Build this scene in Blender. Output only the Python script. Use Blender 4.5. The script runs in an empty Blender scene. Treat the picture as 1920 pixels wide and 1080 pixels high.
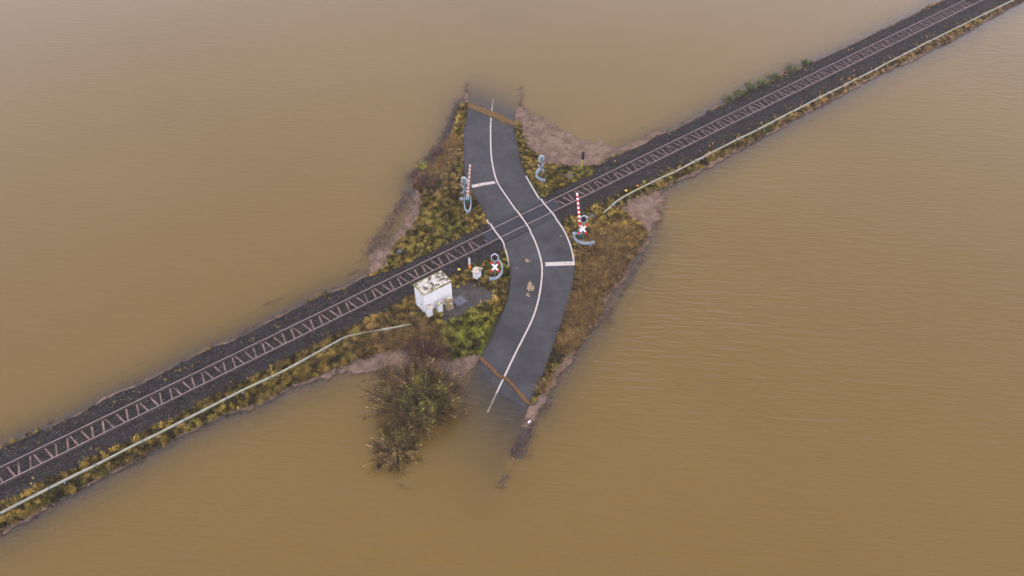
import bpy, math, random
import numpy as np
from mathutils import Vector, Matrix

# ------------------------------------------------------------------ camera, sky, sun
FPX = 1536.0                                  # focal length in pixels of a 1920 wide frame
TH = math.atan(1490 / FPX)                    # pitch below the horizon
CH = 52.4                                     # camera height above the flood water
YAW = math.atan2(0.60586406, 0.79556819)      # heading relative to the normal of the track
scene = bpy.context.scene
cam_d = bpy.data.cameras.new("camera")
cam = bpy.data.objects.new("camera", cam_d)
scene.collection.objects.link(cam)
cam_d.sensor_width = 36.0
cam_d.lens = FPX / 1920 * 36
cam_d.clip_end = 6000
cam.location = (0, 0, CH)
cam.rotation_euler = (math.pi / 2 - TH, 0, -YAW)
scene.camera = cam

SUN_EL, SUN_AZ = math.radians(52), math.radians(205)   # azimuth clockwise from +Y
world = bpy.data.worlds.new("World")
scene.world = world
world.use_nodes = True
wn = world.node_tree
wn.nodes.clear()
w_out = wn.nodes.new("ShaderNodeOutputWorld")
w_bg = wn.nodes.new("ShaderNodeBackground")
w_sky = wn.nodes.new("ShaderNodeTexSky")
w_sky.sky_type = 'NISHITA'
w_sky.sun_disc = False
w_sky.sun_elevation = SUN_EL
w_sky.sun_rotation = SUN_AZ
w_sky.dust_density = 3.0
w_hs = wn.nodes.new("ShaderNodeHueSaturation")
w_hs.inputs['Saturation'].default_value = 0.28
wn.links.new(w_sky.outputs[0], w_hs.inputs['Color'])
w_mix = wn.nodes.new("ShaderNodeMix"); w_mix.data_type = 'RGBA'      # closed grey cloud cover over the sky
w_mix.inputs['Factor'].default_value = 0.85
w_tc = wn.nodes.new("ShaderNodeTexCoord"); w_sep = wn.nodes.new("ShaderNodeSeparateXYZ")
w_ma = wn.nodes.new("ShaderNodeMath"); w_ma.operation = 'SUBTRACT'; w_ma.use_clamp = True; w_ma.inputs[0].default_value = 1.0
w_pw = wn.nodes.new("ShaderNodeMath"); w_pw.operation = 'POWER'; w_pw.inputs[1].default_value = 2.0
w_mad = wn.nodes.new("ShaderNodeMath"); w_mad.operation = 'MULTIPLY_ADD'; w_mad.inputs[1].default_value = 1.05; w_mad.inputs[2].default_value = 1.0
w_sc = wn.nodes.new("ShaderNodeVectorMath"); w_sc.operation = 'SCALE'; w_sc.inputs[0].default_value = (13.4, 12.8, 14.8)
wn.links.new(w_tc.outputs['Generated'], w_sep.inputs[0]); wn.links.new(w_sep.outputs['Z'], w_ma.inputs[1])
wn.links.new(w_ma.outputs[0], w_pw.inputs[0]); wn.links.new(w_pw.outputs[0], w_mad.inputs[0]); wn.links.new(w_mad.outputs[0], w_sc.inputs['Scale'])
wn.links.new(w_sc.outputs[0], w_mix.inputs['B'])                       # cloud cover, brighter towards the misty horizon
wn.links.new(w_hs.outputs[0], w_mix.inputs['A'])
wn.links.new(w_mix.outputs['Result'], w_bg.inputs[0])
w_bg.inputs[1].default_value = 0.12
wn.links.new(w_bg.outputs[0], w_out.inputs[0])

sun_d = bpy.data.lights.new("sun", 'SUN')
sun_d.energy = 0.9
sun_d.angle = math.radians(14)
sun_d.color = (1.0, 0.95, 0.88)
sun = bpy.data.objects.new("sun", sun_d)
scene.collection.objects.link(sun)
sv = Vector((math.sin(SUN_AZ) * math.cos(SUN_EL), math.cos(SUN_AZ) * math.cos(SUN_EL), math.sin(SUN_EL)))
sun.rotation_euler = sv.to_track_quat('Z', 'Y').to_euler()

scene.view_settings.view_transform = 'Standard'
scene.view_settings.look = 'None'
scene.view_settings.exposure = 0.0
scene.view_settings.gamma = 1.0

# ------------------------------------------------------------------ helpers
rng = np.random.default_rng(7)
rnd = random.Random(11)
C = scene.collection
_c, _s = math.cos(TH), math.sin(TH)
_cy, _sy = math.cos(-YAW), math.sin(-YAW)


def at(px, py, z=0.0):
    """ground point of the place seen at a photo pixel, for a surface of height z"""
    u, v = px - 960.0, 540.0 - py
    dx, dy, dz = u, v * _s + FPX * _c, v * _c - FPX * _s
    t = (z - CH) / dz
    x, y = dx * t, dy * t
    return np.array([x * _cy - y * _sy, x * _sy + y * _cy])


def hash2(ix, iy, seed):
    h = (ix.astype(np.int64) * 374761393 + iy.astype(np.int64) * 668265263 + seed * 2147483647) & 0xffffffff
    h = ((h ^ (h >> 13)) * 1274126177) & 0xffffffff
    h = (h ^ (h >> 16)) & 0xffffffff
    return h / 4294967295.0


def vnoise(x, y, seed=0):
    ix, iy = np.floor(x), np.floor(y)
    fx, fy = x - ix, y - iy
    fx, fy = fx * fx * (3 - 2 * fx), fy * fy * (3 - 2 * fy)
    a = hash2(ix, iy, seed); b = hash2(ix + 1, iy, seed)
    c = hash2(ix, iy + 1, seed); d = hash2(ix + 1, iy + 1, seed)
    return (a * (1 - fx) + b * fx) * (1 - fy) + (c * (1 - fx) + d * fx) * fy


def fbm(x, y, size, seed=0, octs=4):
    s = 0; amp = 0.5; tot = 0
    f = 1.0 / size
    for o in range(octs):
        s = s + amp * vnoise(x * f + 17.3 * o, y * f - 9.1 * o, seed + o); tot += amp
        amp *= 0.55; f *= 2.03
    return s / tot * 2 - 1


def seg_dist(P, poly, closed):
    poly = np.asarray(poly, float)
    A = poly if closed else poly[:-1]
    B = np.roll(poly, -1, 0) if closed else poly[1:]
    best = np.full(len(P), 1e9)
    for a, b in zip(A, B):
        ab = b - a
        L = ab @ ab + 1e-12
        t = np.clip(((P - a) @ ab) / L, 0, 1)
        d = P - a - t[:, None] * ab
        best = np.minimum(best, (d * d).sum(1))
    return np.sqrt(best)


def inside(P, poly):
    poly = np.asarray(poly, float)
    r = np.zeros(len(P), bool)
    x, y = P[:, 0], P[:, 1]
    B = np.roll(poly, -1, 0)
    for a, b in zip(poly, B):
        if a[1] == b[1]:
            continue
        c = ((a[1] > y) != (b[1] > y)) & (x < (b[0] - a[0]) * (y - a[1]) / (b[1] - a[1]) + a[0])
        r ^= c
    return r


def sdist(P, poly):
    d = seg_dist(P, poly, True)
    return np.where(inside(P, poly), d, -d)


def sm(a, b, x):
    t = np.clip((x - a) / (b - a), 0, 1)
    return t * t * (3 - 2 * t)


def resample(pts, step):
    pts = np.asarray(pts, float)
    # catmull-rom
    out = []
    n = len(pts)
    for i in range(n - 1):
        p0, p1, p2, p3 = pts[max(i - 1, 0)], pts[i], pts[i + 1], pts[min(i + 2, n - 1)]
        k = max(2, int(np.linalg.norm(p2 - p1) / step))
        for j in range(k):
            t = j / k
            out.append(0.5 * ((2 * p1) + (-p0 + p2) * t + (2 * p0 - 5 * p1 + 4 * p2 - p3) * t * t + (-p0 + 3 * p1 - 3 * p2 + p3) * t ** 3))
    out.append(pts[-1])
    return np.array(out)


# ------------------------------------------------------------------ the lie of the land
SHORE_PX = [(-700, 1165), (-60, 871), (0, 842), (50, 820), (105.5, 796.4), (150, 777), (194, 750.6), (239, 730), (264, 720), (400, 650), (431, 641.7),
  (462.5, 625), (487.5, 612.5), (525, 593.8), (566.7, 575), (583, 564.6), (616.7, 552), (645.8, 540.6), (670.8, 527), (700, 513),
  (722, 500), (727, 480), (736, 462), (752, 446), (770, 432), (782, 412), (786, 392), (784, 372), (774, 352), (786, 328), (806, 318), (820, 312),
  (826, 296), (841, 262.5), (847, 241.7), (855.4, 216.7), (866, 192), (878, 190), (884, 199), (922, 216.7), (953, 229), (967, 231),
  (971, 221), (980, 225), (985, 242), (984, 252), (987, 262), (997, 281), (1011.7, 292), (1024, 306), (1049, 307), (1070, 310), (1095, 313),
  (1114, 311), (1149, 296.6), (1173, 284), (1204, 271.7), (1229, 257), (1262.5, 244.6), (1291.7, 229), (1320.8, 215.4), (1350, 199.8),
  (1366.7, 190), (1400, 169.6), (1454, 146.7), (1496, 126), (1533, 114), (1583, 92), (1631, 68), (1679, 45), (1736, 16.4), (1773, 0),
  (1900, -60), (2300, -240),
  (2500, -250), (2000, -32), (1915.6, 6.6), (1883, 22), (1850, 39), (1784, 76.6), (1719, 107), (1653, 138), (1587.5, 173), (1543.8, 197), (1500, 219),
  (1454, 244.6), (1408, 269.6), (1371, 288), (1346, 303), (1280, 336), (1238, 356), (1205, 370), (1180, 379.5), (1166, 393), (1182, 406),
  (1202, 418.7), (1217, 432), (1211.7, 452), (1192, 477), (1181, 499.4), (1170, 521.7), (1153, 534), (1131, 563), (1125.6, 585.6),
  (1111.7, 610.6), (1092, 635.6), (1070, 662), (1064, 675), (1048, 697), (1026, 726), (1014, 754), (1002, 772), (992, 774),
  (989.7, 757), (969, 731), (943, 709), (919, 690), (901, 671), (895, 668), (862, 677), (840, 680), (815, 668), (790, 655), (760, 652), (731, 660),
  (705, 664), (687, 677), (668, 675), (650, 686), (625, 696), (604, 708), (579, 717), (550, 725), (480, 762), (433, 775.6), (389, 795), (333, 823), (292, 845),
  (250, 868.6), (205.6, 889), (167, 911.7), (125, 931), (91.7, 950.6), (50, 975.6), (0, 1000.6), (-80, 1042), (-500, 1260)]
SHORE = np.array([at(*p) for p in SHORE_PX])
LINE_B = (at(901, 671), at(990, 757))          # waterlines across the road
LINE_T = (at(878, 199), at(966, 231))
YT = 48.87                                     # centre of the track


def line_sd(P, L):
    d = (L[1] - L[0]) / np.linalg.norm(L[1] - L[0])
    n = np.array([-d[1], d[0]])
    return (P - L[0]) @ n


MID = at(975, 415, 1.2)
_sb = np.sign(line_sd(MID[None], LINE_B)[0]); _st = np.sign(line_sd(MID[None], LINE_T)[0])


def softmin(a, b, k=0.12):
    h = np.clip(0.5 + 0.5 * (b - a) / k, 0, 1)
    return b * (1 - h) + a * h - k * h * (1 - h)


def road_base(P):
    b = line_sd(P, LINE_B) * _sb
    t = line_sd(P, LINE_T) * _st
    b = np.where(b > 0, b * 0.085, b * 0.040 - 0.008 * b * b)
    t = np.where(t > 0, t * 0.085, t * 0.045 - 0.012 * t * t)
    z = softmin(softmin(b, t), np.full(len(P), 1.262))
    near = sm(1.9, 1.2, np.abs(P[:, 1] - YT))
    return np.maximum(z * (1 - near) + 1.262 * near, -1.3)


def px_road(px, py):
    z = 0.6
    for _ in range(30):
        p = at(px, py, z)
        z = 0.6 * z + 0.4 * float(road_base(p[None])[0])
    return p


LEFT_PX = [(920, 0), (905, 60), (890, 110), (881, 160), (876, 204), (870, 240), (868.5, 290), (871, 331), (884, 361), (905, 389.5), (911.5, 410), (932, 443), (946, 464), (955, 487.6), (957, 512.7), (954.6, 533), (948, 566), (931, 600), (917, 632), (901, 671), (881, 712), (850, 775), (812, 850), (770, 940)]
RIGHT_PX = [(1005, 30), (992, 90), (982, 140), (972, 190), (965, 235.4), (973, 285), (978, 305), (989, 330), (1005, 357), (1024, 380), (1041, 397), (1059, 425), (1067, 443.8), (1074, 462.6), (1079, 487.6), (1078.5, 510), (1074, 533), (1069, 556.5), (1051, 612), (1026, 678.5), (1004, 735), (989, 765), (973, 810), (938, 900), (905, 990)]
CENTRE_PX = [(962, 20), (945, 90), (931, 166), (925, 186), (920.5, 225), (920, 267), (922, 300), (930.5, 338), (945.4, 363), (964, 389.5), (983, 414.6), (988, 422), (1001.5, 448.5), (1011.7, 478), (1016.4, 498.6), (1016, 520), (1013, 545), (1007.5, 572), (999.5, 596), (990, 617), (968, 660), (945.7, 707), (914, 774.6), (885, 830), (840, 960)]
def smooth(pl, it=14):
    for _ in range(it):
        pl = np.vstack([pl[:1], 0.25 * pl[:-2] + 0.5 * pl[1:-1] + 0.25 * pl[2:], pl[-1:]])
    return pl


R_LEFT = smooth(resample([px_road(*p) for p in LEFT_PX], 0.3))
R_RIGHT = smooth(resample([px_road(*p) for p in RIGHT_PX], 0.3))
R_MID = smooth(resample([px_road(*p) for p in CENTRE_PX], 0.3))
ROAD_POLY = np.vstack([R_LEFT, R_RIGHT[::-1]])


def road_z(P):
    d = seg_dist(P, R_MID[::3], False)
    away = sm(1.6, 4.0, np.abs(P[:, 1] - YT))
    return road_base(P) + 0.045 * (1 - np.clip(d / 3.2, 0, 1) ** 2) * away


PAD_PX = [(846, 541), (880, 528), (927, 549), (928, 558), (835, 608), (820, 602)]
PAD = np.array([at(x, y, 0.72) for x, y in PAD_PX])


def terrain(P, rough=True, full=False):
    """height of the ground at points P (N,2)"""
    d = sdist(P, SHORE)
    d = d + 0.22 * fbm(P[:, 0], P[:, 1], 1.1, 3)
    a = np.abs(P[:, 1] - YT)
    zT = np.interp(a, [0, 1.5, 2.3, 3.0, 3.8, 6], [1.09, 1.07, 0.56, 0.34, 0.08, -0.5])
    rs = sdist(P, ROAD_POLY)
    rb = road_z(P)
    zP = np.clip(0.24 * d, 0, 0.72)
    zS = rb - 0.05 - 0.28 * np.clip(-rs, 0, 20)
    z = np.maximum(np.maximum(zT, zP), np.minimum(zS, 1.3))
    if rough:
        g = sm(2.2, 2.8, a) * sm(0.0, 0.35, -rs)
        z = z + g * (0.07 * fbm(P[:, 0], P[:, 1], 0.7, 5) + 0.08 * fbm(P[:, 0], P[:, 1], 2.6, 6))
    z = np.where(d > 0, np.minimum(z, 0.8 * d + 0.01), np.maximum(-0.30 * -d - 0.01, np.where(rs > -3, zS - 0.1, -9)))
    z = np.maximum(z, -2.6)
    inr = rs > 0.06
    z = np.where(inr, np.minimum(z if False else rb - 0.10, np.maximum(rb - 0.10, -2.6)), z)
    # level pad round the hut
    ps = sdist(P, PAD)
    w = sm(-0.5, 0.1, ps)
    z = np.where((z > 0.2) & ~inr, z * (1 - w) + 0.72 * w, z)
    if full:
        return z, d, rs, a, ps
    return z


def tz(x, y):
    return float(terrain(np.array([[x, y]]), False)[0])


def px_ground(px, py):
    z = 0.5
    for _ in range(10):
        p = at(px, py, z)
        z = 0.5 * z + 0.5 * tz(*p)
    return float(p[0]), float(p[1]), z


# ------------------------------------------------------------------ materials
def mat(name, base, rough=0.8, metal=0.0, var=0.0, size=1.0, bump=0.0, bsize=None, attr=None, spec=0.25, alt=None, alt_size=1.0, alt_lo=0.5, alt_hi=0.6):
    m = bpy.data.materials.new(name)
    m.use_nodes = True
    nt = m.node_tree
    b = nt.nodes['Principled BSDF']
    b.inputs['Roughness'].default_value = rough
    b.inputs['Metallic'].default_value = metal
    b.inputs['Specular IOR Level'].default_value = spec
    geo = nt.nodes.new('ShaderNodeNewGeometry')
    if attr:
        a = nt.nodes.new('ShaderNodeAttribute'); a.attribute_name = attr
        col = a.outputs['Color']
    else:
        r = nt.nodes.new('ShaderNodeRGB'); r.outputs[0].default_value = (*base, 1)
        col = r.outputs[0]

    def noise(sz, det=4):
        n = nt.nodes.new('ShaderNodeTexNoise')
        n.inputs['Scale'].default_value = 1.0 / sz
        n.inputs['Detail'].default_value = det
        nt.links.new(geo.outputs['Position'], n.inputs['Vector'])
        return n.outputs['Fac']
    if alt:
        n = noise(alt_size, 5)
        mr = nt.nodes.new('ShaderNodeMapRange'); mr.inputs['From Min'].default_value = alt_lo; mr.inputs['From Max'].default_value = alt_hi
        nt.links.new(n, mr.inputs['Value'])
        mx = nt.nodes.new('ShaderNodeMix'); mx.data_type = 'RGBA'
        nt.links.new(mr.outputs[0], mx.inputs['Factor'])
        nt.links.new(col, mx.inputs['A']); mx.inputs['B'].default_value = (*alt, 1)
        col = mx.outputs['Result']
    if var:
        n = noise(size)
        mr = nt.nodes.new('ShaderNodeMapRange'); mr.inputs['From Min'].default_value = 0.3; mr.inputs['From Max'].default_value = 0.7
        mr.inputs['To Min'].default_value = 1 - var; mr.inputs['To Max'].default_value = 1 + var
        nt.links.new(n, mr.inputs['Value'])
        mx = nt.nodes.new('ShaderNodeVectorMath'); mx.operation = 'SCALE'
        nt.links.new(col, mx.inputs[0]); nt.links.new(mr.outputs[0], mx.inputs['Scale'])
        col = mx.outputs[0]
    nt.links.new(col, b.inputs['Base Color'])
    if bump:
        n = noise(bsize or size)
        bp = nt.nodes.new('ShaderNodeBump'); bp.inputs['Strength'].default_value = 1.0; bp.inputs['Distance'].default_value = bump
        nt.links.new(n, bp.inputs['Height']); nt.links.new(bp.outputs[0], b.inputs['Normal'])
    return m


SP = 0.02
M = dict(
    ground=mat('earth', (0, 0, 0), 0.95, attr='col', var=0.35, size=0.16, bump=0.06, bsize=0.12, spec=0.02),
    veg=mat('grass_blades', (0, 0, 0), 0.95, attr='col', spec=SP),
    flot=mat('washed_up_straw', (0, 0, 0), 0.95, attr='col', var=0.3, size=0.12, bump=0.05, bsize=0.1, spec=SP),
    stone=mat('ballast_stone', (0, 0, 0), 0.9, attr='col', spec=SP),
    asphalt=mat('asphalt', (0.049, 0.048, 0.051), 0.9, spec=0.12, var=0.16, size=0.9, bump=0.004, bsize=0.05, alt=(0.038, 0.037, 0.040), alt_size=3.0, alt_lo=0.44, alt_hi=0.62),
    paint=mat('road_paint', (0.42, 0.375, 0.34), 0.8, var=0.12, size=0.3, alt=(0.20, 0.18, 0.17), alt_size=0.35, alt_lo=0.60, alt_hi=0.72),
    mud=mat('dried_mud', (0.24, 0.18, 0.11), 0.9, var=0.25, size=0.2),
    rubber=mat('rubber_panel', (0.022, 0.022, 0.029), 0.85, var=0.18, size=0.4),
    rubber2=mat('rubber_panel_outer', (0.027, 0.027, 0.032), 0.85, var=0.18, size=0.5),
    railtop=mat('rail_steel', (0.22, 0.175, 0.165), 0.5, 0.25, var=0.2, size=0.8),
    railside=mat('rust_and_rail_shade', (0.012, 0.008, 0.007), 0.95, spec=0.02),  # rust darkened to near black: shade below the rail head painted in
    railfoot=mat('rail_foot_rust', (0.10, 0.070, 0.062), 0.9, spec=0.02),
    sleeper=mat('rusty_sleeper', (0.175, 0.112, 0.100), 0.85, var=0.45, size=0.35, alt=(0.07, 0.045, 0.04), alt_size=1.1, alt_lo=0.52, alt_hi=0.68),
    galv=mat('galvanised_steel', (0.24, 0.29, 0.34), 0.6, 0.1, var=0.12, size=0.5),
    pole=mat('grey_green_pole', (0.13, 0.19, 0.20), 0.55, 0.2),
    green=mat('green_housing', (0.03, 0.10, 0.08), 0.6),
    black=mat('black_board', (0.012, 0.012, 0.015), 0.5),
    white=mat('white_enamel', (0.80, 0.80, 0.82), 0.45),
    red=mat('red_enamel', (0.62, 0.012, 0.015), 0.45),
    orange=mat('orange_plastic', (0.70, 0.22, 0.02), 0.6),
    yellow=mat('yellow_plastic', (0.70, 0.48, 0.10), 0.6),
    ypole=mat('yellowish_post', (0.36, 0.32, 0.07), 0.7),
    lens=mat('dark_lens', (0.09, 0.01, 0.01), 0.2),
    lensy=mat('dark_amber_lens', (0.12, 0.06, 0.01), 0.2),
    wall=mat('white_render', (0.62, 0.63, 0.63), 0.8, var=0.06, size=0.8, alt=(0.50, 0.50, 0.47), alt_size=0.9, alt_lo=0.62, alt_hi=0.8),
    door=mat('grey_white_door', (0.60, 0.62, 0.64), 0.6),
    roof=mat('mossy_roof', (0.46, 0.42, 0.38), 0.9, var=0.35, size=0.12, alt=(0.10, 0.085, 0.055), alt_size=0.38, alt_lo=0.45, alt_hi=0.57),
    moss=mat('moss', (0.19, 0.175, 0.025), 0.95, var=0.35, size=0.15, bump=0.02),
    cab=mat('cabinet_grey', (0.52, 0.54, 0.56), 0.6, var=0.1, size=0.4),
    cabmoss=mat('cabinet_moss_top', (0.50, 0.46, 0.36), 0.95, alt=(0.14, 0.10, 0.03), alt_size=0.22, alt_lo=0.45, alt_hi=0.58),
    cabrust=mat('weathered_brown_cabinet', (0.22, 0.16, 0.08), 0.9, alt=(0.50, 0.48, 0.44), alt_size=0.35, alt_lo=0.55, alt_hi=0.62),
    dark=mat('dark_gap', (0.02, 0.02, 0.022), 0.8),
    concrete=mat('concrete', (0.10, 0.10, 0.12), 0.9, var=0.2, size=0.3),
    trough=mat('pale_trough', (0.24, 0.25, 0.20), 0.85, var=0.2, size=0.6, alt=(0.17, 0.18, 0.08), alt_size=1.6, alt_lo=0.5, alt_hi=0.62),
    trough_lid=mat('pale_trough_lid', (0.27, 0.265, 0.215), 0.85, var=0.2, size=0.6, alt=(0.25, 0.25, 0.12), alt_size=1.8, alt_lo=0.5, alt_hi=0.64),
    bark=mat('bark', (0, 0, 0), 0.9, attr='col', spec=SP),
)

# muddy water: what lies under it shows only where it is shallow
mw = bpy.data.materials.new('muddy_flood_water'); mw.use_nodes = True
nt = mw.node_tree; nt.nodes.clear()
o_ = nt.nodes.new('ShaderNodeOutputMaterial')
dep = nt.nodes.new('ShaderNodeAttribute'); dep.attribute_name = 'depth'
ge = nt.nodes.new('ShaderNodeNewGeometry')
mul = nt.nodes.new('ShaderNodeMath'); mul.operation = 'MULTIPLY'; mul.inputs[1].default_value = -2.5
ex = nt.nodes.new('ShaderNodeMath'); ex.operation = 'EXPONENT'
nt.links.new(dep.outputs['Fac'], mul.inputs[0]); nt.links.new(mul.outputs[0], ex.inputs[0])
dif = nt.nodes.new('ShaderNodeBsdfDiffuse')
n1 = nt.nodes.new('ShaderNodeTexNoise'); n1.inputs['Scale'].default_value = 0.035; n1.inputs['Detail'].default_value = 3
nt.links.new(ge.outputs['Position'], n1.inputs['Vector'])
cr = nt.nodes.new('ShaderNodeMix'); cr.data_type = 'RGBA'
cr.inputs['A'].default_value = (0.118, 0.071, 0.012, 1); cr.inputs['B'].default_value = (0.145, 0.092, 0.022, 1)
nt.links.new(n1.outputs['Fac'], cr.inputs['Factor']); nt.links.new(cr.outputs['Result'], dif.inputs['Color'])
tr = nt.nodes.new('ShaderNodeBsdfTransparent'); tr.inputs['Color'].default_value = (0.94, 0.92, 0.88, 1)
mx1 = nt.nodes.new('ShaderNodeMixShader')
nt.links.new(ex.outputs[0], mx1.inputs[0]); nt.links.new(dif.outputs[0], mx1.inputs[1]); nt.links.new(tr.outputs[0], mx1.inputs[2])
gl = nt.nodes.new('ShaderNodeBsdfGlossy'); gl.inputs['Roughness'].default_value = 0.09
fr = nt.nodes.new('ShaderNodeFresnel'); fr.inputs['IOR'].default_value = 1.33
mx2 = nt.nodes.new('ShaderNodeMixShader')
nt.links.new(fr.outputs[0], mx2.inputs[0]); nt.links.new(mx1.outputs[0], mx2.inputs[1]); nt.links.new(gl.outputs[0], mx2.inputs[2])
# ripples: long low crests, lively on the windward side of the bank, almost calm in its lee
mp = nt.nodes.new('ShaderNodeMapping'); mp.inputs['Scale'].default_value = (0.45, 2.1, 1)
mp0 = nt.nodes.new('ShaderNodeMapping'); mp0.inputs['Rotation'].default_value = (0, 0, math.radians(42))
nt.links.new(ge.outputs['Position'], mp0.inputs['Vector']); nt.links.new(mp0.outputs[0], mp.inputs['Vector'])
rn1 = nt.nodes.new('ShaderNodeTexNoise'); rn1.inputs['Scale'].default_value = 1.0; rn1.inputs['Detail'].default_value = 2; rn1.inputs['Roughness'].default_value = 0.55; rn1.inputs['Distortion'].default_value = 0.25
nt.links.new(mp.outputs[0], rn1.inputs['Vector'])
sx = nt.nodes.new('ShaderNodeSeparateXYZ'); nt.links.new(ge.outputs['Position'], sx.inputs[0])
mr = nt.nodes.new('ShaderNodeMapRange'); mr.inputs['From Min'].default_value = 43; mr.inputs['From Max'].default_value = 56
mr.inputs['To Min'].default_value = 1.0; mr.inputs['To Max'].default_value = 0.13
nt.links.new(sx.outputs['Y'], mr.inputs['Value'])
n3 = nt.nodes.new('ShaderNodeTexNoise'); n3.inputs['Scale'].default_value = 0.05; n3.inputs['Detail'].default_value = 2
nt.links.new(ge.outputs['Position'], n3.inputs['Vector'])
mr3 = nt.nodes.new('ShaderNodeMapRange'); mr3.inputs['From Min'].default_value = 0.35; mr3.inputs['From Max'].default_value = 0.65; mr3.inputs['To Min'].default_value = 0.7; mr3.inputs['To Max'].default_value = 1.1
nt.links.new(n3.outputs['Fac'], mr3.inputs['Value'])
mm = nt.nodes.new('ShaderNodeMath'); mm.operation = 'MULTIPLY'
mrx = nt.nodes.new('ShaderNodeMapRange'); mrx.inputs['From Min'].default_value = 32; mrx.inputs['From Max'].default_value = 75; mrx.inputs['To Min'].default_value = 1.0; mrx.inputs['To Max'].default_value = 0.22
nt.links.new(sx.outputs['X'], mrx.inputs['Value'])
mmx = nt.nodes.new('ShaderNodeMath'); mmx.operation = 'MULTIPLY'
nt.links.new(mr.outputs[0], mmx.inputs[0]); nt.links.new(mrx.outputs[0], mmx.inputs[1])
nt.links.new(mmx.outputs[0], mm.inputs[0]); nt.links.new(mr3.outputs[0], mm.inputs[1])
hh = nt.nodes.new('ShaderNodeMath'); hh.operation = 'MULTIPLY'
nt.links.new(rn1.outputs['Fac'], hh.inputs[0]); nt.links.new(mm.outputs[0], hh.inputs[1])
bp = nt.nodes.new('ShaderNodeBump'); bp.inputs['Strength'].default_value = 1.0; bp.inputs['Distance'].default_value = 0.20
nt.links.new(hh.outputs[0], bp.inputs['Height'])
for n_ in (dif, gl, fr):
    nt.links.new(bp.outputs[0], n_.inputs['Normal'])
nt.links.new(mx2.outputs[0], o_.inputs['Surface'])
M['water'] = mw


# ------------------------------------------------------------------ mesh tools
def link(name, me, m, parent=None):
    for mm_ in (m if isinstance(m, (list, tuple)) else [m]):
        me.materials.append(mm_)
    o = bpy.data.objects.new(name, me)
    C.objects.link(o)
    if parent is not None:
        o.parent = parent
    return o


def tag(o, label=None, cat=None, group=None, kind=None):
    if label: o['label'] = label
    if cat: o['category'] = cat
    if group: o['group'] = group
    if kind: o['kind'] = kind
    return o


def thing(name, loc, rz=0.0, label=None, cat=None, group=None):
    o = bpy.data.objects.new(name, None)
    o.empty_display_size = 0.3
    o.location = loc; o.rotation_euler = (0, 0, rz)
    C.objects.link(o)
    return tag(o, label, cat, group)


def big(name, V, F, m, col=None, attr='col', parent=None, smooth=False):
    """mesh from numpy arrays; F is (n,3) or (n,4)"""
    me = bpy.data.meshes.new(name)
    V = np.asarray(V, np.float32); F = np.asarray(F, np.int32)
    me.vertices.add(len(V)); me.vertices.foreach_set('co', V.ravel())
    k = F.shape[1]
    me.loops.add(F.size); me.loops.foreach_set('vertex_index', F.ravel())
    me.polygons.add(len(F)); me.polygons.foreach_set('loop_start', np.arange(0, F.size, k, dtype=np.int32))
    me.update(calc_edges=True)
    if smooth:
        me.polygons.foreach_set('use_smooth', np.ones(len(F), bool))
    if col is not None:
        col = np.asarray(col, np.float32)
        if col.ndim == 1:
            a = me.attributes.new(attr, 'FLOAT', 'POINT'); a.data.foreach_set('value', col)
        else:
            a = me.attributes.new(attr, 'FLOAT_COLOR', 'POINT')
            a.data.foreach_set('color', np.hstack([col, np.ones((len(col), 1), np.float32)]).ravel())
    me.validate()
    return link(name, me, m, parent)


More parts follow.
